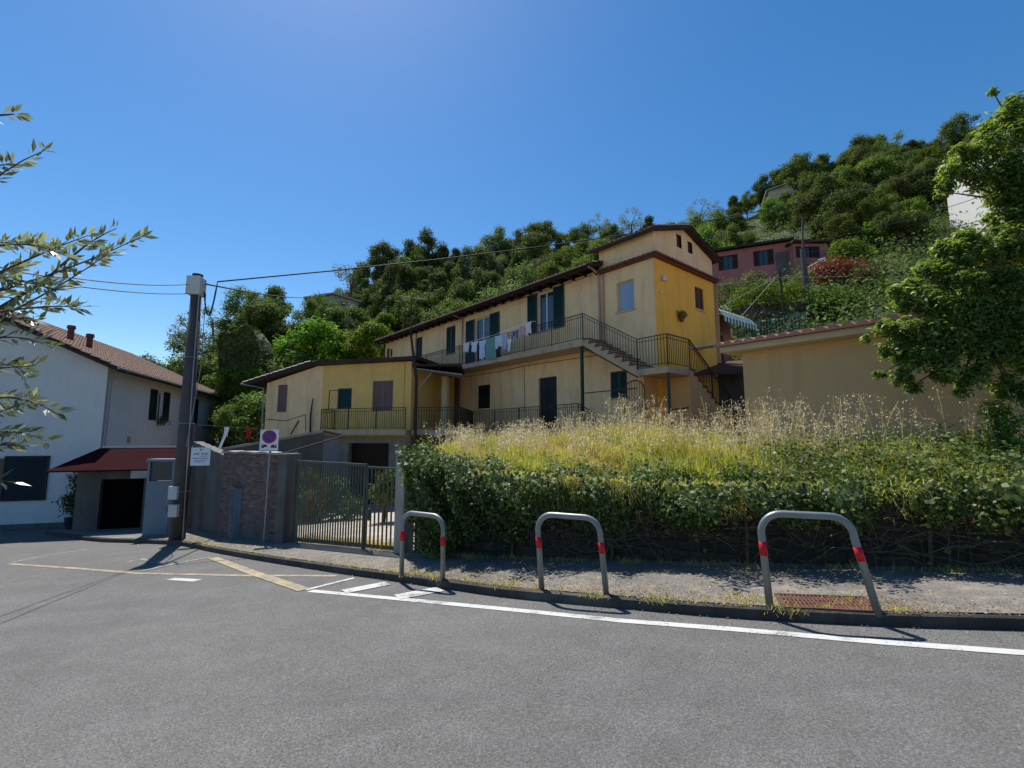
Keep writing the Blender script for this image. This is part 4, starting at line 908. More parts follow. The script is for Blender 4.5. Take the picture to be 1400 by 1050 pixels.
mb=MB(Pm); disc(mb,0,cz,r,-.0085); mb.build('red_disc',M['signred'],pl)
mb=MB(Pm); disc(mb,0,cz,r*.76,-.011); mb.build('blue_disc',M['signblue'],pl)
mb=MB(Pm); q=r*.74; c45=.7071; w=r*.12
mb.face([(-q*c45-w*c45,-.0135,cz+q*c45-w*c45),(q*c45-w*c45,-.0135,cz-q*c45-w*c45),(q*c45+w*c45,-.0135,cz-q*c45+w*c45),(-q*c45+w*c45,-.0135,cz+q*c45+w*c45)]); mb.build('red_slash',M['signred'],pl)
mb=MB(Pm); zz=b.z+(a.z-b.z)*.13; hh=(a.z-b.z)*.15
mb.box(-hw_*.8,-hw_*.5,-.0085,-.0065,zz,zz+hh*.75).box(-hw_*.5,-hw_*.22,-.0085,-.0065,zz+hh*.25,zz+hh*1.0).box(-hw_*.75,-hw_*.35,-.0085,-.0065,zz+hh*.85,zz+hh*1.05)
mb.box(hw_*.2,hw_*.85,-.0085,-.0065,zz,zz+hh*.6).box(hw_*.3,hw_*.6,-.0085,-.0065,zz+hh*.6,zz+hh*.95).box(hw_*.65,hw_*.85,-.0085,-.0065,zz+hh*.8,zz+hh*1.05); mb.build('pictogram',M['signdark'],pl)
# ================================================================ HOOP BARRIERS
hb=[((1053,831),(1201,838),700,'largest red-banded steel hoop barrier, nearest the camera beside the drain grate'),((741,806),(829,812),702,'middle red-banded steel hoop barrier of the three on the kerb'),((549,786),(605,792),700,'farthest red-banded steel hoop barrier, in front of the pale gate pillar')]
for (l,r_,ty,lab) in hb:
    a=gp(*l,KH);b=gp(*r_,KH)
    for q in(a,b): q.z=Gz(q.x,q.y)+KH
    base=(a+b)/2; ang=math.atan2((b-a).y,(b-a).x); Wd=(b-a).length; o=thing('hoop_barrier',lab,'barrier',tuple(base),ang,'hoop barriers along the kerb'); Mx=frame(base.x,base.y,ang)
    zt=at((l[0]+r_[0])/2,ty,base.y).z-.036; rr=.2 if Wd>.8 else .16; rad=.037 if Wd>.7 else .034; ll,lr={1053:(-.04,-.15),741:(-.05,-.06),549:(0,0)}[l[0]]
    za,zb2=a.z-.03,b.z-.03; pts=[(-Wd/2,0,za)]; xl=-Wd/2+ll; xr=Wd/2+lr
    pts.append((xl,0,zt-rr)); 
    for t in np.linspace(0,math.pi/2,8)[1:]: pts.append((xl+rr-rr*math.cos(t),0,zt-rr+rr*math.sin(t)))
    for t in np.linspace(0,math.pi/2,8): pts.append((xr-rr+rr*math.sin(t),0,zt-rr+rr*math.cos(t)))
    pts.append((Wd/2,0,zb2))
    mb=MB(Mx); mb.tube(pts,rad,14); mb.build('hoop',M['metalgrey'],o,smooth=True)
    for (xa,xt,zbse) in ((-Wd/2,xl,za),(Wd/2,xr,zb2)):
        h=zt-rr-zbse; f0,f1=(.80-.1),(.80+.06)
        p0=Vector((xa+(xt-xa)*f0,0,zbse+h*f0)); p1=Vector((xa+(xt-xa)*(f1+.02),0,zbse+h*(f1+.02))); mb=MB(Mx); mb.tube([p0,p1],rad+.002,14); mb.build('red_band',M['red'],o,smooth=True)
# drain grate
dc=gp(1128,825,KH); dz=Gz(dc.x,dc.y)+KH; DM=frame(dc.x,dc.y,R(-20)); gr=thing('drain_grate','rusty red-brown drain grate set into the pavement under the largest hoop','drain grate',(dc.x,dc.y,dz),R(-20))
rust=mat('rusty_iron',(.13,.06,.042),rough=.85,var=.35,scale=9,bump=.5)
def slz(x,y): p=DM@Vector((x,y,0)); return Gz(p.x,p.y)+KH
mb=MB(DM)
def sbox(x0,x1,y0,y1,h0,h1): mb.prism([(x0,y0),(x1,y0),(x1,y1),(x0,y1)],[slz(x,y)+h0 for x,y in((x0,y0),(x1,y0),(x1,y1),(x0,y1))],[slz(x,y)+h1 for x,y in((x0,y0),(x1,y0),(x1,y1),(x0,y1))])
W2,D2=.44,.27
sbox(-W2,W2,-D2,-D2+.03,.001,.022); sbox(-W2,W2,D2-.03,D2,.001,.022); sbox(-W2,-W2+.03,-D2+.03,D2-.03,.001,.022); sbox(W2-.03,W2,-D2+.03,D2-.03,.001,.022)
for k in range(22): x=-W2+.045+k*(2*W2-.09)/21; sbox(x-.009,x+.009,-D2+.031,D2-.031,.004,.018)
for k in range(2): y=-.06+k*.12; sbox(-W2+.031,W2-.031,y-.006,y+.006,.003,.0165)
mb.build('grate_bars',rust,gr)
mb=MB(DM); sbox(-W2+.03,W2-.03,-D2+.03,D2-.03,.0004,.0022); mb.build('sludge',mat('drain_sludge',(.09,.045,.03),var=.3,scale=12),gr)
# ================================================================ HILL BUILDINGS
PA=at(967,347,42.0); PBp=at(1083,327,39.2); d=PBp-PA; pang=math.atan2(d.y,d.x); Lp=math.hypot(d.x,d.y); PkM=frame(PA.x,PA.y,pang)
PK=thing('pink_house','long low pink house with dark shutters on the hillside','house',(PA.x,PA.y,hillz(PA.x,PA.y)),pang)
zt=PA.z; 
def pxp(px,py,Mx): # point on wall plane
    Mi=Mx.inverted(); o=Mi@Vector((0,0,0)); dd=Mi.to_3x3()@ray(px,py); k=-o.y/dd.y; return o+dd*k
ws=[(983,1008,351,367),(1031,1057,344,361)]
hs=[]
for a_,b_,c_,d_ in ws:
    p=pxp(a_,c_,PkM);q=pxp(b_,d_,PkM); hs.append((p.x,q.x,q.z,(p.z)))
mb=MB(PkM); mb.wall(-.5,Lp,zt-6,zt,hs); mb.face([(-.5,0,zt-6),(-.5,0,zt),(-.5,6,zt),(-.5,6,zt-6)]); mb.face([(Lp,0,zt-6),(Lp,6,zt-6),(Lp,6,zt),(Lp,0,zt)]); mb.build('wall',M['pink'],PK)
for h in hs:
    w3=(h[1]-h[0]); window(PK,PkM,h[0]+w3*.02,h[1]-w3*.02,h[2],h[3],style='glass',leaves=2,fr='darkdoor',sill=False)
    mb=MB(PkM); shutter_mb(mb,h[0]-w3*.05,h[0]+w3*.25,h[2],h[3]); mb.build('shutter',M['soffit'],PK); mb=MB(PkM); shutter_mb(mb,h[1]-w3*.25,h[1]+w3*.05,h[2],h[3]); mb.build('shutter',M['soffit'],PK)
mb=MB(PkM); mb.prism([(-.9,-.5),(Lp+.1,-.5),(Lp+.1,3),(-.9,3)],[zt,zt,zt+.7,zt+.7],[zt+.2,zt+.2,zt+.9,zt+.9]); mb.prism([(-.9,3),(Lp+.1,3),(Lp+.1,6.5),(-.9,6.5)],[zt+.7,zt+.7,zt,zt],[zt+.9,zt+.9,zt+.2,zt+.2]); mb.build('roof',M['soffit'],PK)
mb=MB(PkM); a_=pxp(1060,345,PkM).x; mb.box(a_,Lp-.1,-.05,-.003,zt-3.2,zt-.8); mb.build('stone_patch',M['grayrend'],PK)
A2=at(1084,333,38.6); B2=at(1131,331,38.6); PM2=frame(A2.x,A2.y,math.atan2(B2.y-A2.y,B2.x-A2.x)); L2=(B2-A2).length
p=pxp(1089,337,PM2);q=pxp(1119,352,PM2)
mb=MB(PM2); mb.wall(0,L2,A2.z-5,A2.z,[(p.x,q.x,q.z,p.z)]); mb.face([(L2,0,A2.z-5),(L2,5,A2.z-5),(L2,5,A2.z),(L2,0,A2.z)]); mb.face([(0,0,A2.z-5),(0,0,A2.z),(0,5,A2.z),(0,5,A2.z-5)]); mb.build('wing_wall',M['pink'],PK)
window(PK,PM2,p.x,q.x,q.z,p.z,style='glass',leaves=2,fr='darkdoor',sill=False)
mb=MB(PM2); shutter_mb(mb,p.x-.1,p.x+.6,q.z,p.z); mb.build('shutter',M['soffit'],PK); mb=MB(PM2); shutter_mb(mb,q.x-.6,q.x+.1,q.z,p.z); mb.build('shutter',M['soffit'],PK)
mb=MB(PM2); mb.box(-.2,L2+.3,-.4,5.2,A2.z+.003,A2.z+.2); mb.build('wing_roof',M['soffit'],PK)
def hillhouse(label,px0,px1,pyt,pyb,Y,wallm,roofm,ang,wins,gable=True,depth=6):
    a=at(px0,pyt,Y); b=at(px1,pyt,Y); zb=at(px0,pyb,Y).z-4; c=(a+b)/2; W=(b-a).length/max(.5,math.cos(ang)); Mx=frame(c.x,c.y,ang); t=thing('hillside_house',label,'house',(c.x,c.y,zb),ang,)
    z=a.z; mb=MB(Mx); hol=[(-W/2+W*f0,-W/2+W*f1,z-(z-zb-4)*g1,z-(z-zb-4)*g0) for f0,f1,g0,g1 in wins]
    mb.wall(-W/2,W/2,zb,z,hol); mb.face([(-W/2,0,zb),(-W/2,0,z),(-W/2,depth,z),(-W/2,depth,zb)]); mb.face([(W/2,0,zb),(W/2,depth,zb),(W/2,depth,z),(W/2,0,z)])
    mb.build('wall',wallm,t)
    for h in hol: window(t,Mx,*h,style='glass',fr='darkdoor',sill=False)
    mb=MB(Mx); e=.4
    if gable: mb.ext([(-W/2-e,z-.05),(0,z+W*.13),(W/2+e,z-.05),(W/2+e,z+.12),(0,z+W*.13+.18),(-W/2-e,z+.12)],-e,depth); mb.face([(-W/2,0,z),(W/2,0,z),(0,0,z+W*.12)])
    else: mb.box(-W/2-e,W/2+e,-e,depth,z+.003,z+.22)
    mb.build('roof',roofm,t); return t
gry=mat('weathered_grey_wall',(.26,.23,.20),stain=(.12,.11,.1),stainamt=.6)
hillhouse('grey gabled house half hidden by trees on the left ridge of the hill',424,487,411,430,57,gry,M['conc'],R(15),[(.3,.42,.2,.7),(.62,.74,.2,.7)])
hillhouse('weathered ochre house high among the trees on the right of the hill',1055,1096,258,285,66,M['cream'],M['conc'],R(-20),[(.45,.62,.3,.75)])
pt_cover=[(1052,272,62,.8),(1088,262,62,.75),(1070,292,61,.8)]
wl=at(1291,236,42); wr=at(1362,222,36); wa_=math.atan2(wr.y-wl.y,wr.x-wl.x); WW=frame(wl.x,wl.y,wa_); wlen=math.hypot(wr.x-wl.x,wr.y-wl.y)
wb=thing('hillside_house','bright white building seen through the gaps of the right-hand tree','house',(wl.x,wl.y,at(1291,340,42).z),wa_)
mb=MB(WW); mb.box(0,wlen,0,8,at(1291,345,42).z-2,wl.z); mb.build('wall',mat('bright_white_wall',(.80,.78,.74),var=.04),wb)
mb=MB(WW); mb.box(-.3,wlen+.3,-.3,8.3,wl.z+.003,wl.z+.25); mb.build('roof',M['conc'],wb)
# ================================================================ GARDEN TERRACE WALLS / FENCE / STREET LAMP on the slope
fa=at(1010,440,28);fb=at(1108,425,25.5); fang=math.atan2(fb.y-fa.y,fb.x-fa.x); FL=math.hypot(fb.x-fa.x,fb.y-fa.y); FM=frame(fa.x,fa.y,fang)
fn=thing('picket_fence','grey metal picket fence above the rose tiled roof','fence',(fa.x,fa.y,fa.z-1.8),fang)
mb=MB(FM); n=int(FL/.16)
for k in range(n): mb.bar((k*.16,0,fa.z-1.9),(k*.16,0,fa.z-.05),.035,.02)
mb.bar((0,0,fa.z-.2),(FL,0,fa.z-.2),.04).bar((0,0,fa.z-1.5),(FL,0,fa.z-1.5),.04); mb.build('pickets',M['metalgrey'],fn)
a=at(1000,418,31);b=at(1200,405,29); ww=wallthing('terrace_wall','grey terrace wall on the slope below the pink house',[(a.x,a.y),(b.x,b.y)],.35,(a.z,b.z),M['grayrend'])
lm=at(1107,440,30); lt=at(1097,297,30)
sl=thing('street_lamp','tall pole with a short white street light arm, below the pink house','street lamp',(lm.x,lm.y,lm.z-2.5))
mb=MB(); mb.tube([(lm.x,lm.y,lm.z-2.5),(lm.x-.1,lm.y,at(1103,340,30).z)],[.2,.16],10); mb.tube([(lm.x-.1,lm.y,at(1103,345,30).z),lt],[.08,.05],8); mb.build('pole',M['poleconc'],sl)
p=at(1104,366,30);q=at(1126,354,29.6); mb=MB(); mb.tube([p,q],.035,6); mb.build('arm',M['meter'],sl); mb=MB(); mb.tube([q-Vector((.35,0,.14)),q+Vector((.1,0,.04))],[.09,.07],8); mb.build('lamp_head',M['meter'],sl)
wp=at(1066,372,28); mb=MB(); wq=at(1074,440,28); mb.tube([(wq.x,wq.y,wq.z-1.5),wp],.06,8); mb.build('wooden_post',M['soffit'],None,label='dark wooden post standing left of the street lamp behind the picket fence',cat='post')
mb=MB(); a1=at(1060,380,27.8); mb.tube([a1,at(1014,432,25)],.022,6).tube([a1,at(985,420,27)],.018,6).tube([at(968,392,27),a1,at(1160,378,28.5)],.016,6); mb.build('garden_trellis',M['pipe'],None,label='pale slanted trellis poles above the green striped awning',cat='trellis')
# ================================================================ CABLES
def cable(name,label,pts,r,sag=.5,group='overhead cables'):
    mb=MB(); P=[]
    for a,b in zip(pts,pts[1:]):
        for k in range(12): t=k/12; q=a.lerp(b,t); q=q-Vector((0,0,4*sag*t*(1-t))); P.append(q)
    P.append(pts[-1]); mb.tube(P,r,5); return mb.build(name,M['cable'],None,label=label,cat='cable',group=group)
pt=Vector((ub.x+.1,ub.y,ptop.z-.25))
cable('overhead_cable','thick overhead cable running right from the utility pole over the house roof',[pt+Vector((.15,0,-.25)),pt+Vector((.5,.05,.1)),at(1290,226,30)],.024,.9)
cable('overhead_cable','thin overhead cable from the utility pole up to the grey house on the hill',[pt+Vector((.2,0,0)),at(432,405,56)],.03,.3)
cable('overhead_cable','upper thin cable leaving the utility pole to the left edge',[pt-Vector((.3,0,-.0)),at(90,379,8),at(-60,345,6)],.012,.08)
cable('overhead_cable','lower thin cable leaving the utility pole to the left edge',[pt-Vector((.3,0,.3)),at(110,392,9),at(-60,398,6)],.012,.06)
cable('overhead_cable','cable running from the street lamp pole to the upper right',[at(1100,332,30),at(1390,250,30)],.02,.4)
cable('overhead_cable','lower cable running from the street lamp pole to the right-hand tree',[at(1101,345,30),at(1390,285,30)],.02,.5)
# ================================================================ SHED ROOFS & LAUNDRY behind the brick wall
a=at(330,612,18);b=at(500,575,18); s3=thing('low_shed','low shed with dark sloping sheet roofs behind the brick wall','shed',(a.x,18,Gz(a.x,18)))
mb=MB(); A=at(262,620,17.5);B=at(442,588,19.5);C3=at(470,594,20.8);D=at(340,606,21.0)
mb.face([A,B,C3,D]); mb.face([A-Vector((0,0,.08)),D-Vector((0,0,.08)),C3-Vector((0,0,.08)),B-Vector((0,0,.08))]); mb.face([A,A-Vector((0,0,.08)),B-Vector((0,0,.08)),B]); mb.build('roof_sheet',M['conc'],s3)
mb=MB(); p0=A-Vector((0,-.1,.09));p1=B-Vector((0,-.1,.09)); mb.face([(p0.x,p0.y,-3.6),(p1.x,p1.y,-3.6),tuple(p1),tuple(p0)]); mb.build('wall',M['grayrend'],s3)
mb=MB(); mb.tube([at(380,622,17),at(470,596,18)],.03,6); mb.build('gutter_pipe',M['soffit'],s3)
l0=at(270,581,19);l1=at(352,586,19.4)
mb=MB(); mb.tube([l0,l1],.01,5); mb.tube([(l1.x,l1.y,-3),l1],.03,6); mb.tube([(l0.x,l0.y,-3.2),l0],.03,6); mb.build('clothes_line',M['soffit'],None,label='clothes line on two poles left of the low yellow house',cat='clothes line')
def cloth(px0,px1,py0,py1,Y,c,lab,cat):
    a=at(px0,py0,Y);b=at(px1,py0,Y);z=at(px0,py1,Y).z; mb=MB(); ids=[]
    for j in range(8):
        row=[]
        for i in range(9): u,v=i/8,j/7; row.append(mb.pt((a.x+(b.x-a.x)*u,Y+.06*math.sin(u*9+v*3),a.z+(z-a.z)*v+.05*math.sin(u*5)*v)))
        ids.append(row)
    for j in range(7):
        for i in range(8): mb.idx([ids[j][i],ids[j+1][i],ids[j+1][i+1],ids[j][i+1]])
    mb.build(cat.replace(' ','_'),clothmat(lab[:12],c),None,label=lab,cat=cat,group='laundry left of the low yellow house',smooth=True)
cloth(337,343,585,601,19.2,(.5,.01,.03),'bright red cloth hanging on the line left of the low yellow house','red cloth')
cloth(276,287,582,588,19,(.01,.01,.012),'small black garment on the line beside the white house','black garment')
cloth(306,313,584,596,19,(.7,.7,.68),'narrow white towel hanging in the middle of the lower clothes line','white towel')
mb=MB(); mb.tube([at(312,585,18.6),at(299,615,18.2)],.05,6); mb.build('white_pole',M['signwhite'],None,label='leaning white pole behind the brick wall',cat='pole')
# ================================================================ TREES
def crown_mesh(name,seed,Rx,Hc,z0,ncl,nleaf,L,asp,m,shape='round'):
    r=np.random.default_rng(seed); C=[];Rr=[]; ex=r.uniform(.82,1.25)
    for k in range(ncl):
        while True:
            p=r.uniform(-1,1,3)
            if .35<np.linalg.norm(p)<1: break
        if shape=='round': w=1-.25*max(0,p[2])
        elif shape=='cone': w=1.05-.8*(p[2]*.5+.5)
        else: w=.75+.35*p[2]
        C.append((p[0]*Rx*w*ex,p[1]*Rx*w/ex,z0+Hc*.5+p[2]*Hc*.5+.25*math.sin(p[0]*5+seed)*math.cos(p[1]*4))); Rr.append(r.uniform(.11,.34)*Rx)
    C.append((0,0,z0+Hc*.45)); Rr.append(Rx*.5)
    V=clump_cloud(C,Rr,nleaf,L,asp,seed+9,upbias=.75)
    return quadmesh(name,V,m),C
def trunk_mesh(name,C,seed,h,r0):
    r=random.Random(seed); mb=MB(); top=Vector((r.uniform(-.3,.3),r.uniform(-.3,.3),h)); mb.tube([(0,0,-1.2),(r.uniform(-.1,.1),0,h*.5),top],[r0*1.3,r0,r0*.6],8)
    for c in C[::6]:
        c=Vector(c); a=Vector((0,0,h*.45)).lerp(top,r.random()); mid=a.lerp(c,.5)+Vector((0,0,.2)); mb.tube([a,mid,c],[r0*.4,r0*.28,r0*.1],5)
    me=bpy.data.meshes.new(name); me.from_pydata(mb.v,[],mb.f); me.materials.append(M['bark']); me.update(); return me
KINDS={ # kind: (label, category, material, leaf, asp, Rx, Hc, z0, clumps, leaves, shape)
 'dark':('dark green broadleaf tree in the dense wood on the hillside',M['lf_dark'],.20,.6,2.6,4.6,1.3,44,11000,'round'),
 'mid':('mid green broadleaf tree in the dense wood on the hillside',M['lf_mid'],.19,.55,2.5,4.2,1.2,40,10500,'round'),
 'olive':('grey-green fine-leaved tree on the hillside behind the long beige house',M['lf_olive'],.17,.32,2.3,3.4,1.0,36,11000,'round'),
 'bright':('bright yellow-green leafy tree on the lower hillside',M['lf_bright'],.20,.6,2.3,3.6,.8,36,9500,'round'),
 'tall':('tall narrow dark tree standing on the hill ridge',M['lf_dark'],.19,.55,1.9,5.4,.3,44,9500,'cone'),
 'thin':('thin-crowned tree with see-through branches on the hill ridge',M['lf_olive'],.2,.5,2.2,4.5,2.6,20,1500,'vase')}
PROTO={}
for ki,(k,(lab,m,L,asp,Rx,Hc,z0,ncl,nl,shp)) in enumerate(KINDS.items()):
    PROTO[k]=[]
    for v in range(3 if k in('dark','mid') else 2):
        cm,C=crown_mesh('crown_'+k,100+ki*10+v,Rx,Hc,z0,ncl,nl,L,asp,m,shp); PROTO[k].append((cm,trunk_mesh('trunk_'+k,C,ki*7+v,z0+Hc*.55,.14)))
def tree(kind,X,Y,Z,s=1,sz=None,label=None,group='trees on the wooded hillside',v=None):
    pr=random.choice(PROTO[kind]) if v is None else PROTO[kind][v]
    o=thing(kind+'_tree' if kind not in('mid','tall','thin','bright','dark','olive') else {'mid':'broadleaf_tree','tall':'narrow_tree','thin':'sparse_tree','bright':'leafy_tree','dark':'dark_broadleaf_tree','olive':'grey_green_tree'}[kind],label or KINDS[kind][0],'tree',(X,Y,Z),random.uniform(0,6.28),group if not label else None)
    o.scale=(s,s,sz or s*random.uniform(.85,1.15))
    c=link(bpy.data.objects.new('crown',pr[0])); c.parent=o; t=link(bpy.data.objects.new('trunk',pr[1])); t.parent=o
    return o
avoid=[(967,1135,340,400,43),(1000,1110,380,470,40),(420,492,395,428,58),(1048,1100,252,283,67),(1290,1420,245,330,41),(1108,1208,322,402,37)]
cnt=0
rows=[(0.05,4.0),(.13,4.0),(.21,4.0),(.30,4.0),(.39,4.0),(.49,4.0),(.59,4.2),(.70,4.2),(.81,4.2),(.91,4.0),(1.0,3.4)]
tr_=random.Random(11)
for ri,(t,sp) in enumerate(rows):
    px=215.0+tr_.uniform(0,20)
    while px<1440:
        y0,yr=ip(Y0L,px),ip(YRL,px); Y=y0+(yr-y0)*min(1,t+tr_.uniform(-.04,.04)); 
        step=sp*649/Y*.74*tr_.uniform(.75,1.25)
        X=(px-700)/649*Y; Z=hillz(X,Y); s=tr_.uniform(.62,1.3)
        ptop_=600-(Z+5.2*s)/Y*649; pbase=600-(Z)/Y*649; hw2=2.3*s/Y*649
        ok=True
        for a_,b_,c_,d_,Yh in avoid:
            if Y<Yh+4 and px+hw2*.8>a_ and px-hw2*.8<b_ and ptop_<d_ and pbase>c_-6: ok=False
        # house occlusion: skip trees wholly hidden behind the buildings
        if 530<px<960:
            eave=462-.363*(px-525) if px<820 else 315
            if ptop_>eave+12: ok=False
        if px<225 or (px>985 and ptop_>450) or (px-hw2<300 and Y<39): ok=False
        if 940<px<1140 and 21<Y<40: ok=False
        if px>1180 and t<.2: ok=False
        if ok:
            if px<430: k=tr_.choices(['mid','dark','bright','olive'],[5,2,3,1])[0]
            elif px<960: k=tr_.choices(['mid','dark','olive','bright'],[4,1.5,5,.7] if t<.6 else [5,4,2,.3])[0]
            if 430<px<960 and tr_.random()<.12: k='tall'
            else: k=tr_.choices(['mid','dark','bright','olive','tall'],[5,5,1.4,1.2,.8])[0]
            if t>.9 and tr_.random()<.4: k=tr_.choice(['tall','tall','thin'])
            tree(k,X,Y,Z-.3,s); cnt+=1
        px+=step
# individually placed trees
def pt_tree(kind,px,pytop,Y,s,label=None,sz=None):
    T=at(px,pytop,Y); h={'dark':5.9,'mid':5.4,'olive':4.4,'bright':4.4,'tall':5.9,'thin':7.1}[kind]*(sz or s); return tree(kind,T.x,Y,T.z-h,s,sz,label)
pt_tree('dark',352,393,46,1.25,'dark rounded tree on the skyline between the utility pole and the grey hill house')
pt_tree('thin',482,345,60,1.1,'sparse tree with bare upper twigs on the skyline right of the grey hill house')
pt_tree('bright',335,505,33,.8,'bright leafy tree just left of the low yellow house roof')
pt_tree('mid',322,548,29,.5,'mid green leafy tree between the white house and the low yellow house')
pt_tree('bright',435,440,38,1.2,'bright green tree rising behind the low yellow house')
pt_tree('bright',500,435,37,1.1,'pale green tree behind the left end of the long beige house')
pt_tree('mid',440,414,50,1.0,'green tree in front of the left half of the grey hill house')
pt_tree('dark',478,412,50,1.0,'dark tree in front of the right half of the grey hill house')
pt_tree('dark',250,480,38,1.0,'dark tree on the skyline just left of the utility pole')
pt_tree('mid',1230,290,42,1.0,'fresh green tree on the slope left of the bright white building')
pt_tree('dark',1085,215,70,1.3,'rounded dark tree breaking the skyline above the ochre hill house')
for q_,(a_,b_,c_,d_) in enumerate(pt_cover): pt_tree('mid',a_,b_,c_,d_,None)
# ivy covered ruin with ears
rb=at(328,495,33); iv=thing('ivy_covered_ruin','dark ivy-smothered ruin with two pointed tops on the hillside','ruin',(rb.x,rb.y,rb.z-1))
def fill_outline(poly,Y,th,n,L,seed,inv_loc):
    r=np.random.default_rng(seed); P=[];xs_=[p[0] for p in poly];ys_=[p[1] for p in poly]
    def inside(x,y):
        c=False
        for (x1,y1),(x2,y2) in zip(poly,poly[1:]+poly[:1]):
            if (y1>y)!=(y2>y) and x<(x2-x1)*(y-y1)/(y2-y1)+x1: c=not c
        return c
    while len(P)<n:
        x,y=r.uniform(min(xs_),max(xs_)),r.uniform(min(ys_),max(ys_))
        if inside(x,y): q=at(x,y,Y); P.append((q.x,Y-r.uniform(0,.15) if r.random()<.7 else Y+r.uniform(0,th),q.z))
    return np.array(P)
poly=[(300,545),(299,462),(305,452),(318,455),(338,442),(350,458),(356,475),(354,545)]
P=fill_outline(poly,33,2.0,8500,.2,4,rb); N=np.tile([0,-.9,.4],(len(P),1))+rng.normal(size=(len(P),3))*.45
V=leafverts(P,N,.2,.8,.1,0,5)-np.array([rb.x,rb.y,rb.z-1]); add_obj('ivy',quadmesh('ivy',V,M['lf_dark']),iv)
mb=MB(); q=[at(x,y,33.25) for x,y in [(302,575),(302,463),(307,455),(318,458),(337,447),(347,460),(352,476),(351,575)]]
n=len(q); f=[mb.pt(p) for p in q]; bk_=[mb.pt(p+Vector((0,2.2,0))) for p in q]; mb.idx(f); mb.idx(bk_[::-1])
for k in range(n): mb.idx([f[k],bk_[k],bk_[(k+1)%n],f[(k+1)%n]])
mb.build('wall',M['grayrend'],iv)
# shrubs on the slope by the pink house
def shrub(label,spec,m,L,asp,nleaf,seed,name='shrub',cat='shrub',m2=None):
    C=[at(px,py,Y) for px,py,Y,r in spec]; Rr=[r for *_,r in spec]; base=C[0].copy(); base.z=min(c.z for c in C)-Rr[0]
    V=clump_cloud(C,Rr,nleaf,L,asp,seed)-np.array(base); o=thing(name,label,cat,tuple(base)); mi=None
    add_obj('foliage',quadmesh(name,V,[m,m2] if m2 else m,(rng.random(len(V)//4)<.4).astype(int) if m2 else None),o)
    mb=MB()
    for c in C: mb.tube([base-Vector((0,0,.5)),base.lerp(c,.5),c],[.06,.05,.02],5)
    mb.build('stem',M['bark'],o); return o
shrub('round bright yellow-green bush right of the pink house',[(1150,342,36,.9),(1165,338,36,.9),(1178,345,36,.8),(1160,348,36,.9)],M['lf_bright'],.2,.5,3200,31)
shrub('red flowering bush in front of the pink house',[(1122,372,34,.9),(1140,366,34,1.0),(1158,370,34,1.0),(1172,366,34,.8),(1133,378,33.5,.9)],M['redflower'],.17,.6,4200,32,m2=M['lf_brown'])
shrub('brownish rounded shrub right of the red flowering bush',[(1182,375,32,.9),(1185,388,32,1.0),(1172,392,32,.8),(1198,385,32,.8)],M['lf_brown'],.15,.4,3600,33)
shrub('yellow-green vegetable patch bushes on the terrace left of the street lamp',[(1020,405,30,.8),(1040,400,30,.9),(1062,402,30,.9),(1085,400,30,.8),(1008,412,29,.6)],M['lf_bright'],.16,.5,3600,34,name='garden_bushes',cat='bushes')
shrub('green climbing beans on the terrace right of the street lamp',[(1112,405,29.5,.6),(1130,402,29.5,.7),(1150,405,29.5,.7),(1170,408,29,.6),(1120,415,29,.6),(1145,416,29,.6)],M['lf_mid'],.15,.5,3400,35,name='garden_bushes',cat='bushes',m2=M['lf_bright'])
shrub('leafy bushes on the slope between the pink house and the picket fence',[(1000,395,34,.9),(1030,385,34,.9),(1095,385,33,.9),(1050,390,34,.8),(975,408,30,.7)],M['lf_mid'],.17,.5,3600,36,name='garden_bushes',cat='bushes',m2=M['lf_brown'])
shrub('dark leafy shrubs on the driveway behind the left part of the gate',[(430,690,17,.6),(455,670,17.5,.6),(480,695,17,.5),(415,660,18,.6),(410,690,17,.5)],M['lf_dark'],.12,.6,4200,41,name='driveway_shrubs',cat='shrubs')
shrub('small dark shrub behind the wicket end of the gate',[(525,675,15.5,.45),(536,655,15.5,.4)],M['lf_dark'],.1,.6,2200,42)
shrub('fresh yellow-green sapling at the right end of the hedge',[(1365,585,7.6,.22),(1362,560,7.6,.2),(1370,605,7.5,.25),(1385,575,7.6,.2)],M['lf_bright'],.07,.4,1500,37,name='sapling',cat='sapling')
# green undergrowth over the lower slope (uncountable)
P=[]
r=np.random.default_rng(77)
while len(P)<120000:
    px=r.uniform(220,1440); t=r.random()**1.3*.95; Y=ip(Y0L,px)+(ip(YRL,px)-ip(Y0L,px))*t; X=(px-700)/649*Y
    if 960<px<1135 and 38<Y<50: continue
    if 530<px<900 and t<.12: continue
    P.append((X,Y,hillz(X,Y)+abs(r.normal())*.9))
P=np.array(P); N=r.normal(size=P.shape)*.6+np.array([0,-.3,.8]); V=leafverts(P,N,.25,.6,.12,0,6)
add_obj('undergrowth',quadmesh('undergrowth',V,[M['lf_mid'],M['lf_dark']],(r.random(len(P))<.85).astype(int)),label='tangled green undergrowth covering the hillside between the trees',cat='undergrowth',kind='stuff')
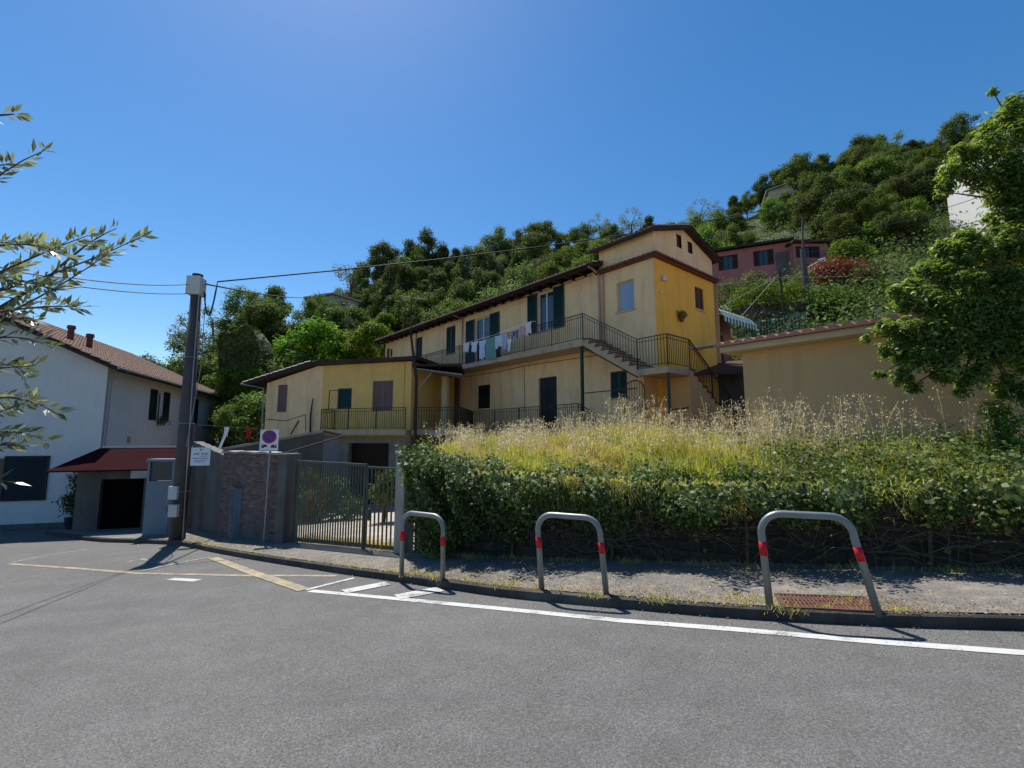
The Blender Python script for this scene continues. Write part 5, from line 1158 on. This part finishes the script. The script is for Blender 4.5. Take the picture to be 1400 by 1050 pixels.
# ================================================================ NEAR TREE (right)
tb=Vector((10.2,7.2,0.0)); nt=thing('near_tree','large leafy green tree leaning over the ochre building at the right edge','tree',(tb.x,tb.y,-.4))
cl=[]
for px,py,Y,rr in [(1395,150,8.6,.34),(1388,190,8.4,.36),(1350,205,8.3,.34),(1318,215,8.2,.26),(1298,240,8.2,.24),(1335,240,8.1,.3),(1375,245,8.2,.34),(1400,260,8.2,.4),(1358,126,8.6,.10),(1290,262,8.3,.16),
  (1385,300,8.2,.26),(1398,340,8.0,.4),(1365,345,8.1,.36),(1330,348,8.1,.34),(1300,352,8.2,.3),(1278,372,8.2,.26),(1315,385,8.0,.34),(1350,390,8.0,.36),(1388,395,7.9,.4),(1250,395,8.3,.24),(1235,415,8.3,.2),
  (1270,410,8.1,.3),(1300,425,8.0,.34),(1340,435,7.9,.38),(1380,440,7.8,.42),(1212,450,8.2,.2),(1240,452,8.1,.28),(1270,458,8.0,.32),(1310,470,7.9,.34),(1350,478,7.8,.36),(1390,485,7.8,.4),(1183,463,8.2,.09),
  (1222,480,8.1,.24),(1252,492,8.0,.28),(1290,505,7.9,.26),(1330,515,7.8,.24),(1232,515,8.0,.18),(1248,528,8.0,.16),(1375,525,7.7,.26),(1318,538,7.8,.12),(1398,540,7.7,.24),(1202,512,8.1,.1),(1350,300,8.5,.1),(1330,325,8.3,.13),(1372,275,8.3,.32),(1398,300,8.2,.4),(1380,320,8.1,.3),(1360,262,8.4,.2),(1312,330,8.2,.2),(1350,180,8.4,.22),(1400,225,8.1,.4),(1375,160,8.5,.28),(1285,340,8.3,.16),(1262,368,8.3,.16),(1225,400,8.3,.16)]:
    cl.append((at(px,py,Y),rr*.95))
for k in range(34): cl.append((Vector((random.uniform(9.2,12.5),random.uniform(6.2,9.8),random.uniform(1.0,5.6))),random.uniform(.3,.5)))
C=[c for c,_ in cl];Rr=[q for _,q in cl]
sub=[];sr=[]
for c,q in cl:   # break each clump into smaller twigs of leaves
    for k in range(5):
        v=Vector(rng.normal(size=3)).normalized()*q*.75; sub.append(c+v); sr.append(q*random.uniform(.3,.55))
V1=clump_cloud(C,Rr,40000,.105,.38,201,fill=.5,droop=.5,upbias=1.0); V2=clump_cloud(sub,sr,44000,.105,.38,205,fill=.5,droop=.5,upbias=1.0)
V=np.r_[V1,V2]-np.array([tb.x,tb.y,-.4]); add_obj('crown',quadmesh('near_crown',V,M['lf_near']),nt)
mb=MB(); mb.tube([(tb.x,tb.y,-1.2),(tb.x-.1,tb.y,.6),(tb.x-.3,tb.y+.2,1.8)],[.2,.16,.13],12); fork=Vector((tb.x-.3,tb.y+.2,1.8))
mb.build('trunk',M['bark'],nt)
mb=MB()
hubs=[Vector((8.9,7.8,2.4)),Vector((9.6,8.4,4.3)),Vector((10.4,7.6,3.6)),Vector((8.0,8.0,1.7)),Vector((10.1,8.6,5.2))]
for h in hubs: mb.tube([fork-Vector((0,0,.2)),fork.lerp(h,.5)+Vector((0,.1,.15)),h],[.1,.08,.055],8)
for c in C:
    h=min(hubs,key=lambda q:(q-c).length); mb.tube([h,h.lerp(c,.5)+Vector((random.uniform(-.1,.1),0,random.uniform(-.05,.15))),c],[.03,.02,.008],5)
mb.build('branches',M['bark'],nt)
# ================================================================ OLIVE (left edge)
ob=Vector((-3.4,1.9,Gz(-3.4,1.9))); ot=thing('olive_tree','olive tree with silvery leaves reaching in from the left edge','tree',tuple(ob))
mb=MB(); mb.tube([ob-Vector((0,0,.3)),ob+Vector((.1,0,.9)),ob+Vector((.3,0,1.7))],[.17,.13,.1],10); mb.build('trunk',M['bark'],ot)
TW=[]
def tw(p0,p1,Y0,Y1,n=1,dens=1.0):
    TW.append((at(*p0,Y0),at(*p1,Y1),dens))
for p0,p1,Y0,Y1,d in [((-60,320),(62,205),1.9,1.8,.8),((-40,240),(20,225),1.9,1.8,.9),((-80,420),(196,322),1.8,1.9,1),((-80,470),(150,345),1.8,1.9,1),((-60,400),(120,322),1.9,1.8,1.1),((-60,360),(90,350),1.8,1.7,1.1),
   ((-60,440),(110,420),1.8,1.7,1.1),((-60,380),(70,395),1.9,1.7,1.2),((-50,340),(60,330),2.0,1.9,1.2),((-60,470),(50,440),1.9,1.8,1.1),((-40,160),(16,156),1.9,1.9,.7),((-70,520),(50,500),1.8,1.8,.8),((-60,560),(85,570),1.8,1.7,.8),((-60,600),(62,602),1.8,1.7,1),((-60,580),(45,545),1.9,1.8,1.1),
   ((-60,640),(40,610),1.8,1.8,1),((-50,500),(30,520),1.9,1.9,1.1),((-60,670),(22,660),1.7,1.7,.6),((-60,410),(40,360),2.0,2.0,1.2),((-60,450),(30,410),2.0,2.0,1.2),((60,385),(160,312),1.9,1.95,.9),((-60,480),(60,470),1.7,1.7,.7)]: tw(p0,p1,Y0,Y1,1,d)
for k in range(26):  # crown continuing outside the picture
    a=ob+Vector((.3,0,1.7)); e=a+Vector((random.uniform(-1.2,.35),random.uniform(-.9,1.0),random.uniform(.1,1.8))); TW.append((a.lerp(e,.3),e,1))
mb=MB(); P=[];Nn=[];Td=[]
for a,b,dn in TW:
    L=(b-a).length; side_=Vector((0,0,1)); bow=Vector((random.uniform(-.04,.04),random.uniform(-.05,.05),random.uniform(.0,.06)))
    pts=[a.lerp(b,t)+bow*4*t*(1-t) for t in np.linspace(0,1,7)]; mb.tube(pts,[.006*(1-.75*t) for t in np.linspace(0,1,7)],5)
    mb.tube([ob+Vector((.3,0,1.65)),(ob+Vector((.2,0,1.8))).lerp(a,.6),a],[.02,.012,.006],5)
    n=int(L/.0072*dn)
    for k in range(n):
        t=random.random()**.85; q=a.lerp(b,t)+bow*4*t*(1-t); d=(b-a).normalized(); o=Vector(rng.normal(size=3)); o=(o-d*o.dot(d)).normalized(); dirv=(d*.9+o*.8).normalized(); l=random.uniform(.03,.062)
        nn=dirv.cross(Vector(rng.normal(size=3))).normalized(); bb=dirv.cross(nn); w=l*.15; q2=q+dirv*.01
        P+= [q2,q2+dirv*l*.45+bb*w+nn*w*.3,q2+dirv*l,q2+dirv*l*.45-bb*w+nn*w*.3]
mb.build('branches',M['bark'],ot)
V=np.array([tuple(p) for p in P])-np.array(ob); add_obj('foliage',quadmesh('olive_leaves',V,M['lf_oliveleaf']),ot)
# ================================================================ IVY, GRASS, WILD OATS
r=np.random.default_rng(3)
def wallpt(t,v): # v 0 bottom..1 top
    a=lerpline(WB,t); g=Gz(a.x,a.y)+KH; return a,g+(topz(t)-g)*v
tmax=.82
P=[];N=[]; want=24000
while len(P)<want:
    t=r.random()*tmax; v=1.12-abs(r.normal())*.45
    px=700+649*lerpline(WB,t).x/lerpline(WB,t).y
    if v<0: continue
    # uneven lower edge: ivy hangs deeper at the left and in tongues
    edge=(.80 if px>980 else .52)+.13*math.sin(px*.021)+.12*math.sin(px*.057+1)+.07*math.sin(px*.17)-(.8 if px<600 else 0)-(.42 if 600<=px<720 else 0)
    if v<edge and r.random()>.045: continue
    a,z=wallpt(t,v); bulge=.08+.55*max(0,v)**1.5*(1+.5*math.sin(t*31)+.4*math.sin(t*77)+.35*math.sin(t*143+v*9))+(.25*max(0,1-abs(px-655)/60)*(1-.3*v)); bulge*=min(1,.25+max(0,px-556)/60)
    off=bulge*(.45+.65*r.random()); P.append((a.x-.42*off*.9+r.normal()*.02,a.y-.9*off+.08,z+.07*r.normal())); N.append((-.25+r.normal()*.5,-.75+r.normal()*.5,.55+r.normal()*.4))
P=np.array(P);N=np.array(N); V=leafverts(P,N,.072,.85,.1,.6,11); 
ivy=add_obj('ivy',quadmesh('ivy',V,[M['lf_ivy'],M['lf_ivyb']],(r.random(len(P))<.13).astype(int)),label='dense green ivy hanging over the retaining wall above the pavement',cat='ivy',kind='stuff')
# ivy leaves over the top of the wall and the bank
P=[];N=[]
while len(P)<24000:
    t=r.random()*tmax; px=700+649*lerpline(WB,t).x/lerpline(WB,t).y; right=px>1060
    v=abs(r.normal())*(.16 if right else .03)
    if v>.5: continue
    p=lerpline(gfront,t).lerp(lerpline(gback,t),v); off=-.45*r.random() if r.random()<.5 else 0
    P.append((p.x,p.y+off,gardenz(t,v)+.02+abs(r.normal())*(.16 if right else .10)+.07*math.sin(px*.05)+.06*math.sin(px*.13+1)*math.sin(px*.031))); N.append((r.normal()*.5,-.3+r.normal()*.5,.8))
P=np.array(P);V=leafverts(P,np.array(N),.066,.8,.1,.2,12)
MC=[];MR=[]
for k in range(95):
    t=r.random()*tmax; px=pxof(t) if 'pxof' in globals() else 0; a=lerpline(WB,t); off=r.uniform(.0,.55); up_h=r.normal()*.13
    MC.append((a.x-.4*off,a.y-.9*off+.1,topz(t)+up_h-.25*off)); MR.append(r.uniform(.10,.30))
for k in range(26):
    t=r.uniform(.045,.15); a=lerpline(WB,t); off=r.uniform(.15,.5); z=r.uniform(0,1); MC.append((a.x-.4*off,a.y-.9*off,Gz(a.x,a.y)+KH+.15+(topz(t)-Gz(a.x,a.y)-KH-.1)*z)); MR.append(r.uniform(.12,.26))
V=np.r_[V,clump_cloud(MC,MR,17000,.062,.8,88,upbias=.5,fill=.35)]; P=np.zeros((len(V)//4,3))
add_obj('creeper',quadmesh('creeper',V,[M['lf_ivyb'],M['lf_ivy']],(r.random(len(P))<.35).astype(int)),label='pale green creeper leaves covering the top of the retaining wall',cat='creeper',kind='stuff')
# bare vine stems on the wall
mb=MB()
for k in range(330):
    t=random.random()*tmax; v=random.uniform(.15,1.0); a,z=wallpt(t,v); L=random.uniform(.3,1.1); dx=random.choice((-1,1)); pts=[]
    b=lerpline(WB,min(.99,max(0,t+dx*L/18))); off=random.uniform(.05,.22); sag=random.uniform(-.12,.28)
    for s_ in np.linspace(0,1,6):
        q=a.lerp(b,s_); pts.append((q.x-.4*off,q.y-.9*off,z-random.uniform(.0,.01)+sag*4*s_*(1-s_)-random.uniform(.0,.25)*s_))
    mb.tube(pts,random.uniform(.003,.0075),4,cap=False)
for k in range(60):
    t=random.random()*tmax; a,z=wallpt(t,1.0); off=random.uniform(.12,.4); L=random.uniform(.4,1.3); pts=[(a.x-.4*off+.05*math.sin(s_*6+k),a.y-.9*off,z-L*s_) for s_ in np.linspace(0,1,5)]; mb.tube(pts,.003,4,cap=False)
vs=mb.build('vine_stems',M['stem'],None,label='bare dry vine stems tangled over the dark retaining wall',cat='vine stems',kind='stuff')
# grass blades
def blades(n,tf,vf,hf,w,m_fn,seed,lean=.35):
    r=np.random.default_rng(seed); Vs=[];mi=[]
    for _ in range(n):
        t=tf(r); v=vf(r,t); p=lerpline(gfront,t).lerp(lerpline(gback,t),v); z=gardenz(t,v); h=hf(r,t,v)
        a=r.uniform(0,6.28); l=abs(r.normal())*lean*h; dx,dy=math.cos(a)*l,math.sin(a)*l; b=r.uniform(0,3.14); wx,wy=math.cos(b)*w,math.sin(b)*w
        x,y=p.x,p.y
        Vs+= [(x-wx,y-wy,z),(x+wx,y+wy,z),(x+dx*.45+wx*.7,y+dy*.45+wy*.7,z+h*.6),(x+dx*.45-wx*.7,y+dy*.45-wy*.7,z+h*.6),(x+dx*.45-wx*.7,y+dy*.45-wy*.7,z+h*.6),(x+dx*.45+wx*.7,y+dy*.45+wy*.7,z+h*.6),(x+dx+wx*.1,y+dy+wy*.1,z+h),(x+dx-wx*.1,y+dy-wy*.1,z+h)]
        q=m_fn(r,t,v); mi+=[q,q]
    return np.array(Vs),np.array(mi)
def pxof(t): p=lerpline(gfront,t); return 700+649*p.x/p.y
def tfun(r):
    while True:
        t=r.random()*tmax; px=pxof(t); w=1.0 if 640<px<1060 else (.45 if px<1250 else .25)
        if px<640: w=.12
        if r.random()<w: return t
V,mi=blades(62000,tfun,lambda r,t:min(.9,abs(r.normal())*.22),lambda r,t,v:(.10+.24*r.random())*(.85+.45*math.sin(t*63+v*17)*math.sin(v*31+t*19))*(1.15 if 640<pxof(t)<1100 else .6),.0065,lambda r,t,v:int(r.random()<.38+.25*math.sin(t*40+v*9)+(.15 if pxof(t)<1000 else -.1)),21)
add_obj('tall_grass',quadmesh('grass',V,[M['grass'],M['drygrass']],mi),label='yellow-green tall grass on the bank above the retaining wall',cat='grass',kind='stuff')
# trailing dry grass over the wall edge
r=np.random.default_rng(22); Vs=[]; mi=[]
while len(mi)<13000:
    t=tfun(r); px=pxof(t); dens=.5+.5*math.sin(px*.037)*math.sin(px*.011+1)+.4*math.exp(-((px-830)/150)**2)
    if r.random()>dens: continue
    a=lerpline(WB,t); off=r.uniform(.05,.5); x,y=a.x-.4*off,a.y-.9*off+.12; z=topz(t)+.16-r.uniform(0,.55)*r.random(); L=r.uniform(.06,.2)
    dx=r.normal()*.09; dy=-abs(r.normal())*.06-.02; w=.0045; up=r.uniform(.0,.5)*L; dn=r.uniform(.2,1.0)*L
    m1=(x+dx*.5,y+dy*.6,z+up); tip=(x+dx,y+dy*1.5,z-dn+up*.5)
    Vs+=[(x-w,y,z),(x+w,y,z),(m1[0]+w,m1[1],m1[2]),(m1[0]-w,m1[1],m1[2]),(m1[0]-w,m1[1],m1[2]),(m1[0]+w,m1[1],m1[2]),(tip[0]+w*.2,tip[1],tip[2]),(tip[0]-w*.2,tip[1],tip[2])]
    q=int(r.random()<.45); mi+=[q,q]
V=np.array(Vs); mi=np.array(mi)
add_obj('edge_grass',quadmesh('edge',V,[M['grass'],M['drygrass']],mi),label='dry grass tufts leaning over the wall edge',cat='grass',kind='stuff')
# wild oats
Vs=[];St=[]
r=np.random.default_rng(9)
def oatt():
    while True:
        t=r.random()*tmax; px=pxof(t); w=(.12 if px<640 else .6 if px<700 else 1) if px<1080 else (1.0 if px<1230 else .25)
        if r.random()<w: return t
for _ in range(820):
    t=oatt(); px=pxof(t); v=.06+abs(r.normal())*.17 if px<1080 else .1+abs(r.normal())*.12; v=min(v,.7)
    p=lerpline(gfront,t).lerp(lerpline(gback,t),v); z=gardenz(t,v); h=r.uniform(.4,.85)*(1.3 if (px>1080 or 880<px<960) else .95); a=r.uniform(0,6.28); l=r.uniform(.05,.3)*h; dx,dy=math.cos(a)*l,math.sin(a)*l
    base=np.array([p.x,p.y,z]); prev=base
    for k in range(1,6):
        s_=k/5; c=base+np.array([dx*s_*s_,dy*s_*s_,h*s_]); w=.0022
        St.append([prev+[-w,0,0],prev+[w,0,0],c+[w,0,0],c+[-w,0,0]]); prev=c
    for k in range(int(r.integers(9,19))):
        s_=r.uniform(.55,1.02); c=base+np.array([dx*s_*s_,dy*s_*s_,h*s_]); o=r.normal(size=3)*np.array([.055,.055,.02]); q=c+o; q[2]-=.01
        Vs.append((q,)); St.append([c+[0,0,.001],c+[.001,0,0],q+[.001,0,0],q+[0,0,.001]])
P=np.array([q[0] for q in Vs]); N=r.normal(size=P.shape); N[:,2]*=.3
V=leafverts(P,N,.045,.42,.15,1.6,15); S=np.array(St).reshape(-1,3); VV=np.r_[V,S]
add_obj('wild_oats',quadmesh('oats',VV,[M['oat'],M['drygrass']],np.r_[np.zeros(len(V)//4),np.ones(len(S)//4)].astype(int)),label='feathery dry wild oats rising above the grass bank',cat='wild oats',kind='stuff')
# leaf litter / dry weeds along kerb
P=[];N=[]
r=np.random.default_rng(13)
while len(P)<15000:
    k=r.integers(5,len(Kd)-12); q=Kd[k].lerp(Kd[k+1],r.random()); d=(Kd[k+1]-Kd[k]).normalized(); nr=Vector((d.y,-d.x,0)); nr=nr if nr.y>0 else -nr
    u=abs(r.normal())*.35+.02 if r.random()<.6 else r.uniform(0,1.7)
    q=q+nr*u; P.append((q.x,q.y,Gz(q.x,q.y)+KH+.008)); N.append((r.normal()*.35,r.normal()*.35,1))
for _ in range(500):
    k=r.integers(5,len(Kd)-12); q=Kd[k].lerp(Kd[k+1],r.random()); q=q-Vector((0,abs(r.normal())*.25+.02,0)); P.append((q.x,q.y,Gz(q.x,q.y)+.012)); N.append((r.normal()*.35,r.normal()*.35,1))
V=leafverts(np.array(P),np.array(N),.026,.5,.1,0,14); add_obj('leaf_litter',quadmesh('litter',V,M['dryleaf']),label='small dry leaves scattered on the pavement and along the kerb',cat='leaf litter',kind='stuff')
# weeds in the joints
Vs=[]
def tuft(x,y,z,n,h,sp):
    for _ in range(n):
        a=r.uniform(0,6.28); l=r.uniform(.3,1)*h; px_,py_=x+r.normal()*sp,y+r.normal()*sp; dx,dy=math.cos(a)*l*.6,math.sin(a)*l*.6; w=.0025
        Vs.append([(px_-w,py_,z),(px_+w,py_,z),(px_+dx+w*.3,py_+dy,z+l),(px_+dx-w*.3,py_+dy,z+l)])
for _ in range(70):
    k=r.integers(5,len(Kd)-20); q=inner[k].lerp(inner[k+1],r.random()); tuft(q.x,q.y,Gz(q.x,q.y)+KH,int(r.integers(8,30)),.06,.03)
for px,py in ((812,815),(1050,822),(1010,818),(1160,825),(1075,835),(600,790),(560,785),(700,800),(900,820)):
    q=gp(px,py,KH); tuft(q.x,q.y,Gz(q.x,q.y)+KH,90,.08,.09)
for k in range(260):
    t=r.random(); x,y=G0.x+(G1.x-G0.x)*t+.1,G0.y+(G1.y-G0.y)*t+abs(r.normal())*.25; tuft(x,y,Gz(x,y)+KH+.02,14,.16,.05)
for k in range(160):
    t=r.random()*tmax; a=lerpline(WB,t); tuft(a.x,a.y-.1-abs(r.normal())*.12,Gz(a.x,a.y)+KH,14,.1,.05)
V=np.array(Vs).reshape(-1,3); add_obj('dry_weeds',quadmesh('weeds',V,[M['drygrass'],M['grass']],(r.random(len(V)//4)<.35).astype(int)),label='dry weed tufts in the pavement joints and under the gate',cat='weeds',kind='stuff')
# ================================================================ CAMERA, LIGHT, WORLD
cam=bpy.data.cameras.new('camera'); cam.sensor_width=36; cam.lens=36*F/1400; cam.clip_end=1500; cam.clip_start=.05
co=link(bpy.data.objects.new('camera',cam)); co.rotation_euler=(math.pi/2+PIT,0,0); scene.camera=co
SUNEL,SUNAZ=R(60),R(-28)     # azimuth measured from +Y towards +X
sl_=bpy.data.lights.new('sun','SUN'); sl_.energy=4.8; sl_.angle=R(.5); sl_.color=(1,.955,.88)
so=link(bpy.data.objects.new('sun',sl_)); dirv=Vector((math.sin(SUNAZ)*math.cos(SUNEL),math.cos(SUNAZ)*math.cos(SUNEL),math.sin(SUNEL))); so.rotation_euler=dirv.to_track_quat('Z','Y').to_euler()
w=bpy.data.worlds.new('World'); scene.world=w; w.use_nodes=True; nt_=w.node_tree; bg=nt_.nodes['Background']; sky=nt_.nodes.new('ShaderNodeTexSky'); sky.sky_type='NISHITA'; sky.sun_disc=False
sky.sun_elevation=SUNEL; sky.sun_rotation=SUNAZ; sky.altitude=100; sky.air_density=1.0; sky.dust_density=.25; sky.ozone_density=1.5
hs_=nt_.nodes.new('ShaderNodeHueSaturation'); hs_.inputs['Saturation'].default_value=1.36; nt_.links.new(sky.outputs[0],hs_.inputs['Color']); nt_.links.new(hs_.outputs[0],bg.inputs[0]); bg.inputs[1].default_value=.108
scene.view_settings.view_transform='Standard'; scene.view_settings.look='None'; scene.view_settings.exposure=.35; scene.view_settings.gamma=1
scene.render.engine='CYCLES'
print('trees',cnt,'objects',len(bpy.data.objects))
